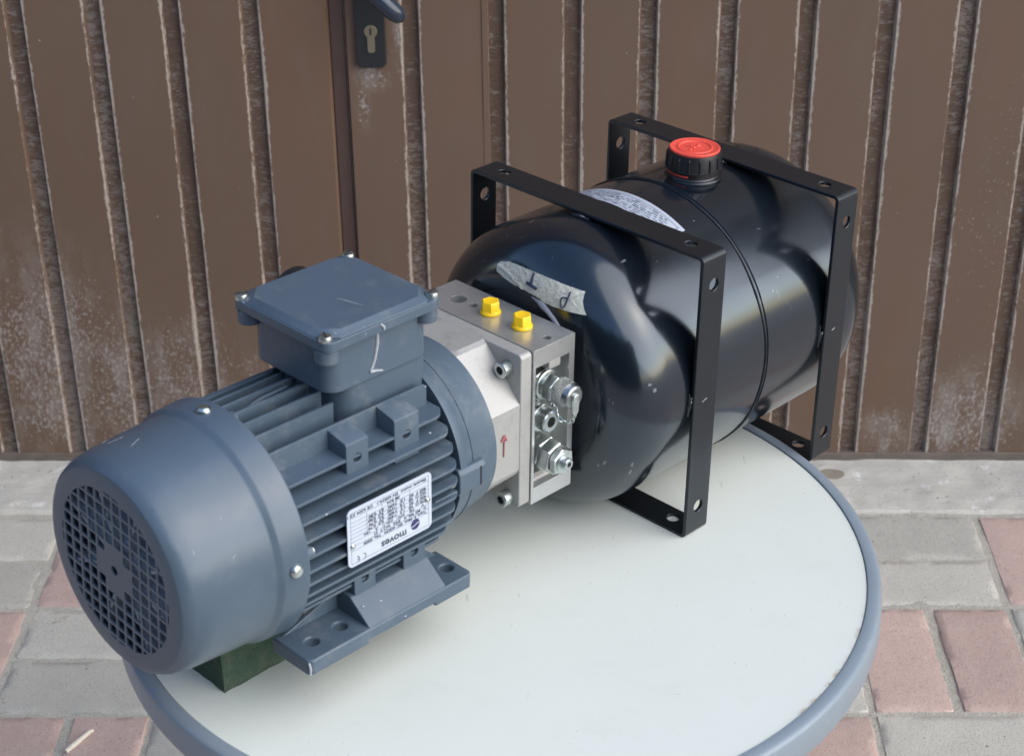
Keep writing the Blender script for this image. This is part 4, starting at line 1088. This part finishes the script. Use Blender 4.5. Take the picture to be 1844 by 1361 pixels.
# in reading direction x grows towards -Y;   x, z given in plate coordinates (x: +Y side is the reader's left)
W2, H2 = .0391, .0231
text('moves', .0082, .0150, -.0128-.0018, sx=1.12, bold=.00016)
for cx_, kind_ in ((.0032, 'C'), (.0090, 'E')):
    q_ = G(); n_ = 14; R1, R2 = .0027, .0021
    v_ = []
    for k in range(n_+1):
        a = math.radians(95+170*k/n_); v_ += [(cx_+R1*math.cos(a), .0026+R1*math.sin(a), 0), (cx_+R2*math.cos(a), .0026+R2*math.sin(a), 0)]
    q_.add(v_, [(2*k, 2*k+1, 2*k+3, 2*k+2) for k in range(n_)])
    if kind_ == 'E': q_.add([(cx_-.0024, .0023, 0), (cx_-.0003, .0023, 0), (cx_-.0003, .0029, 0), (cx_-.0024, .0029, 0)], [(0, 1, 2, 3)])
    on_plate(q_.obj('conformity_mark', MINK, None, recalc=False, smooth=False), -.0225, -.0158)
# logo disc with a white swoosh
def disc(name, x, z, r, mat, h=.00012, n=28):
    o = mk(name, [(r*math.cos(2*math.pi*i/n), r*math.sin(2*math.pi*i/n), 0) for i in range(n)], [tuple(range(n))], mat, None, recalc=False, smooth=False); on_plate(o, x, z, h); return o
disc('logo', .0232, -.0142, .0043, MLOGO)
sw = mk('logo_swoosh', [(-.0042, -.0004, 0), (-.0015, .0002, 0), (.0008, .0012, 0), (.0042, .0016, 0), (.0042, .0008, 0), (.001, .0005, 0), (-.0013, -.0006, 0), (-.0042, -.0012, 0)], [tuple(range(8))], npx.data.materials[0], None, recalc=False, smooth=False); on_plate(sw, .0232, -.0142, .0002)
lines = G()
def pline(x0, z0, x1, z1, w=.00028):
    if abs(z1-z0) < abs(x1-x0): lines.add([(x0, z0-w/2, 0), (x1, z0-w/2, 0), (x1, z0+w/2, 0), (x0, z0+w/2, 0)], [(0, 1, 2, 3)])
    else: lines.add([(x0-w/2, z0, 0), (x0+w/2, z0, 0), (x0+w/2, z1, 0), (x0-w/2, z1, 0)], [(0, 1, 2, 3)])
# (u, v) plate drawing coordinates in reading orientation: u right, v up, centre 0
bx, bz = .0362, .0205
for a in ((-bx, -bz, bx, -bz), (-bx, bz, bx, bz), (-bx, -bz, -bx, bz), (bx, -bz, bx, bz)): pline(*a)
for zz in (.0100, .0065, .0030, -.0003, -.0034, -.0065, -.0096, -.0127, -.0163): pline(-bx, zz, bx, zz, .00026)
for xx in (-.0185, -.0060, .0075, .0215): pline(xx, -.0163, xx, .0030, .0003)
ln = lines.obj('print_lines', plain('gray_print', (.05, .065, .12), .5), None, recalc=False, smooth=False); on_plate(ln, 0, 0, .0001)
rows = [(.0072, -.034, 'Type 3~Mot. IEC 60034   No. 0309'), (.0037, -.034, '3~ MS 90L-4   IP55  IsCl F  S1'), (.0005, -.034, '  V      Hz    kW    min-1    A    cos'), (-.0027, -.034, '230 D  50   1,5   1400   6,0  0,79'),
        (-.0058, -.034, '400 Y  50   1,5   1400   3,5  0,79'), (-.0089, -.034, '265 D  60   1,8   1690   6,0  0,80'), (-.0120, -.034, '460 Y  60   1,8   1690   3,5  0,80'), (-.0158, -.034, '                      IM B34'), (-.0195, -.034, 'Electric motor  EN 60034-1   DE 6204 ZZ C3')]
for zz, x0, s in rows: text(s, .0032, -x0, -(zz), sx=1.28, bold=.00007)
for x, z in ((.0350, .0010), (-.0350, -.0060)):
    o = G().lathe([(XP+.0008, .0022), (XP+.0020, .0018), (XP+.0025, .0004)], 'X', (0, YC+x, Z(ZC+z)), 16).obj('rivet', MZINC, npx, ang=60)

# ---- feet
def foot(sg):
    b0, b1 = -.0900, -.0775
    parts = []
    xi, xo = .046, .0872
    y0, y1 = -.3610, -.2040
    o = G().prism([(sg*xi, y0), (sg*(xo-.003), y0), (sg*xo, y0+.003), (sg*xo, y1-.003), (sg*(xo-.003), y1), (sg*xi, y1)], 'Z', Z(b0), Z(b1)).obj('foot', MG, U)
    cuts = [cyl((sg*.0690, yy, 0), 'Z', Z(-.12), Z(-.07), .0051) for yy in (-.3440, -.3180, -.2140)]
    slot = G().prism(rrect(min(sg*.0655, sg*.0725), max(sg*.0655, sg*.0725), -.2185, -.2085, .0034, 4), 'Z', Z(-.12), Z(-.07))
    under = G().box(min(sg*.075, sg*.1), max(sg*.075, sg*.1), -.3060, -.2420, Z(-.12), Z(b0+.003))
    boolean(o, cuts+[under])
    md = o.modifiers.new('bevel', 'BEVEL'); md.width = .0016; md.segments = 3; md.limit_method = 'ANGLE'; md.angle_limit = math.radians(40)
    # sloping saddle between the pads, up to the housing
    G().prism([(sg*(xo-.0006), Z(b1-.0006)), (sg*.0655, Z(-.0610)), (sg*.0480, Z(-.0600)), (sg*.0480, Z(b1-.001))], 'Y', -.3050, -.2300).obj('foot_saddle', MG, o, bevel=.0010, seg=3)
    # gusset towards the rear pad, upstand between the lower pads
    G().prism([(-.3048, Z(b1)), (-.3048, Z(-.0610)), (-.3120, Z(-.0640)), (-.3560, Z(b1))], 'X', min(sg*.0480, sg*.0515), max(sg*.0480, sg*.0515)).obj('foot_gusset', MG, o, bevel=.0008)
    G().prism([(-.2300, Z(b1)), (-.2300, Z(-.0610)), (-.2240, Z(-.0640)), (-.2080, Z(b1))], 'X', min(sg*.0480, sg*.0515), max(sg*.0480, sg*.0515)).obj('foot_gusset', MG, o, bevel=.0008)
    return o
foot(1); foot(-1)
# chipped paint on the rear corner of the visible foot
marks([(.0864, -.3608, -.0782), (.0874, -.3604, -.0830), (.0872, -.3606, -.0885)], [.0007, .0009, .0005], 'paint_chip', U, plain('bare_metal_chip', (.42, .44, .47), .4))
# a few pale nicks on casting, foot and fins
nick = plain('pale_nick', (.55, .57, .58), .6)
for p in ((.0740, -.3000, -.0672), (.0756, -.2850, -.0690), (.0872, -.2720, -.0830), (.0800, -.3350, .0284), (.0700, -.2300, .0450), (.0470, -.2130, .0670)):
    G().lathe([(-.0003, .0005), (.0002, .0009), (.0005, .0003)], 'Z', (p[0], p[1], Z(p[2])), 7).obj('nick', nick, U)
bpy.context.view_layer.update()
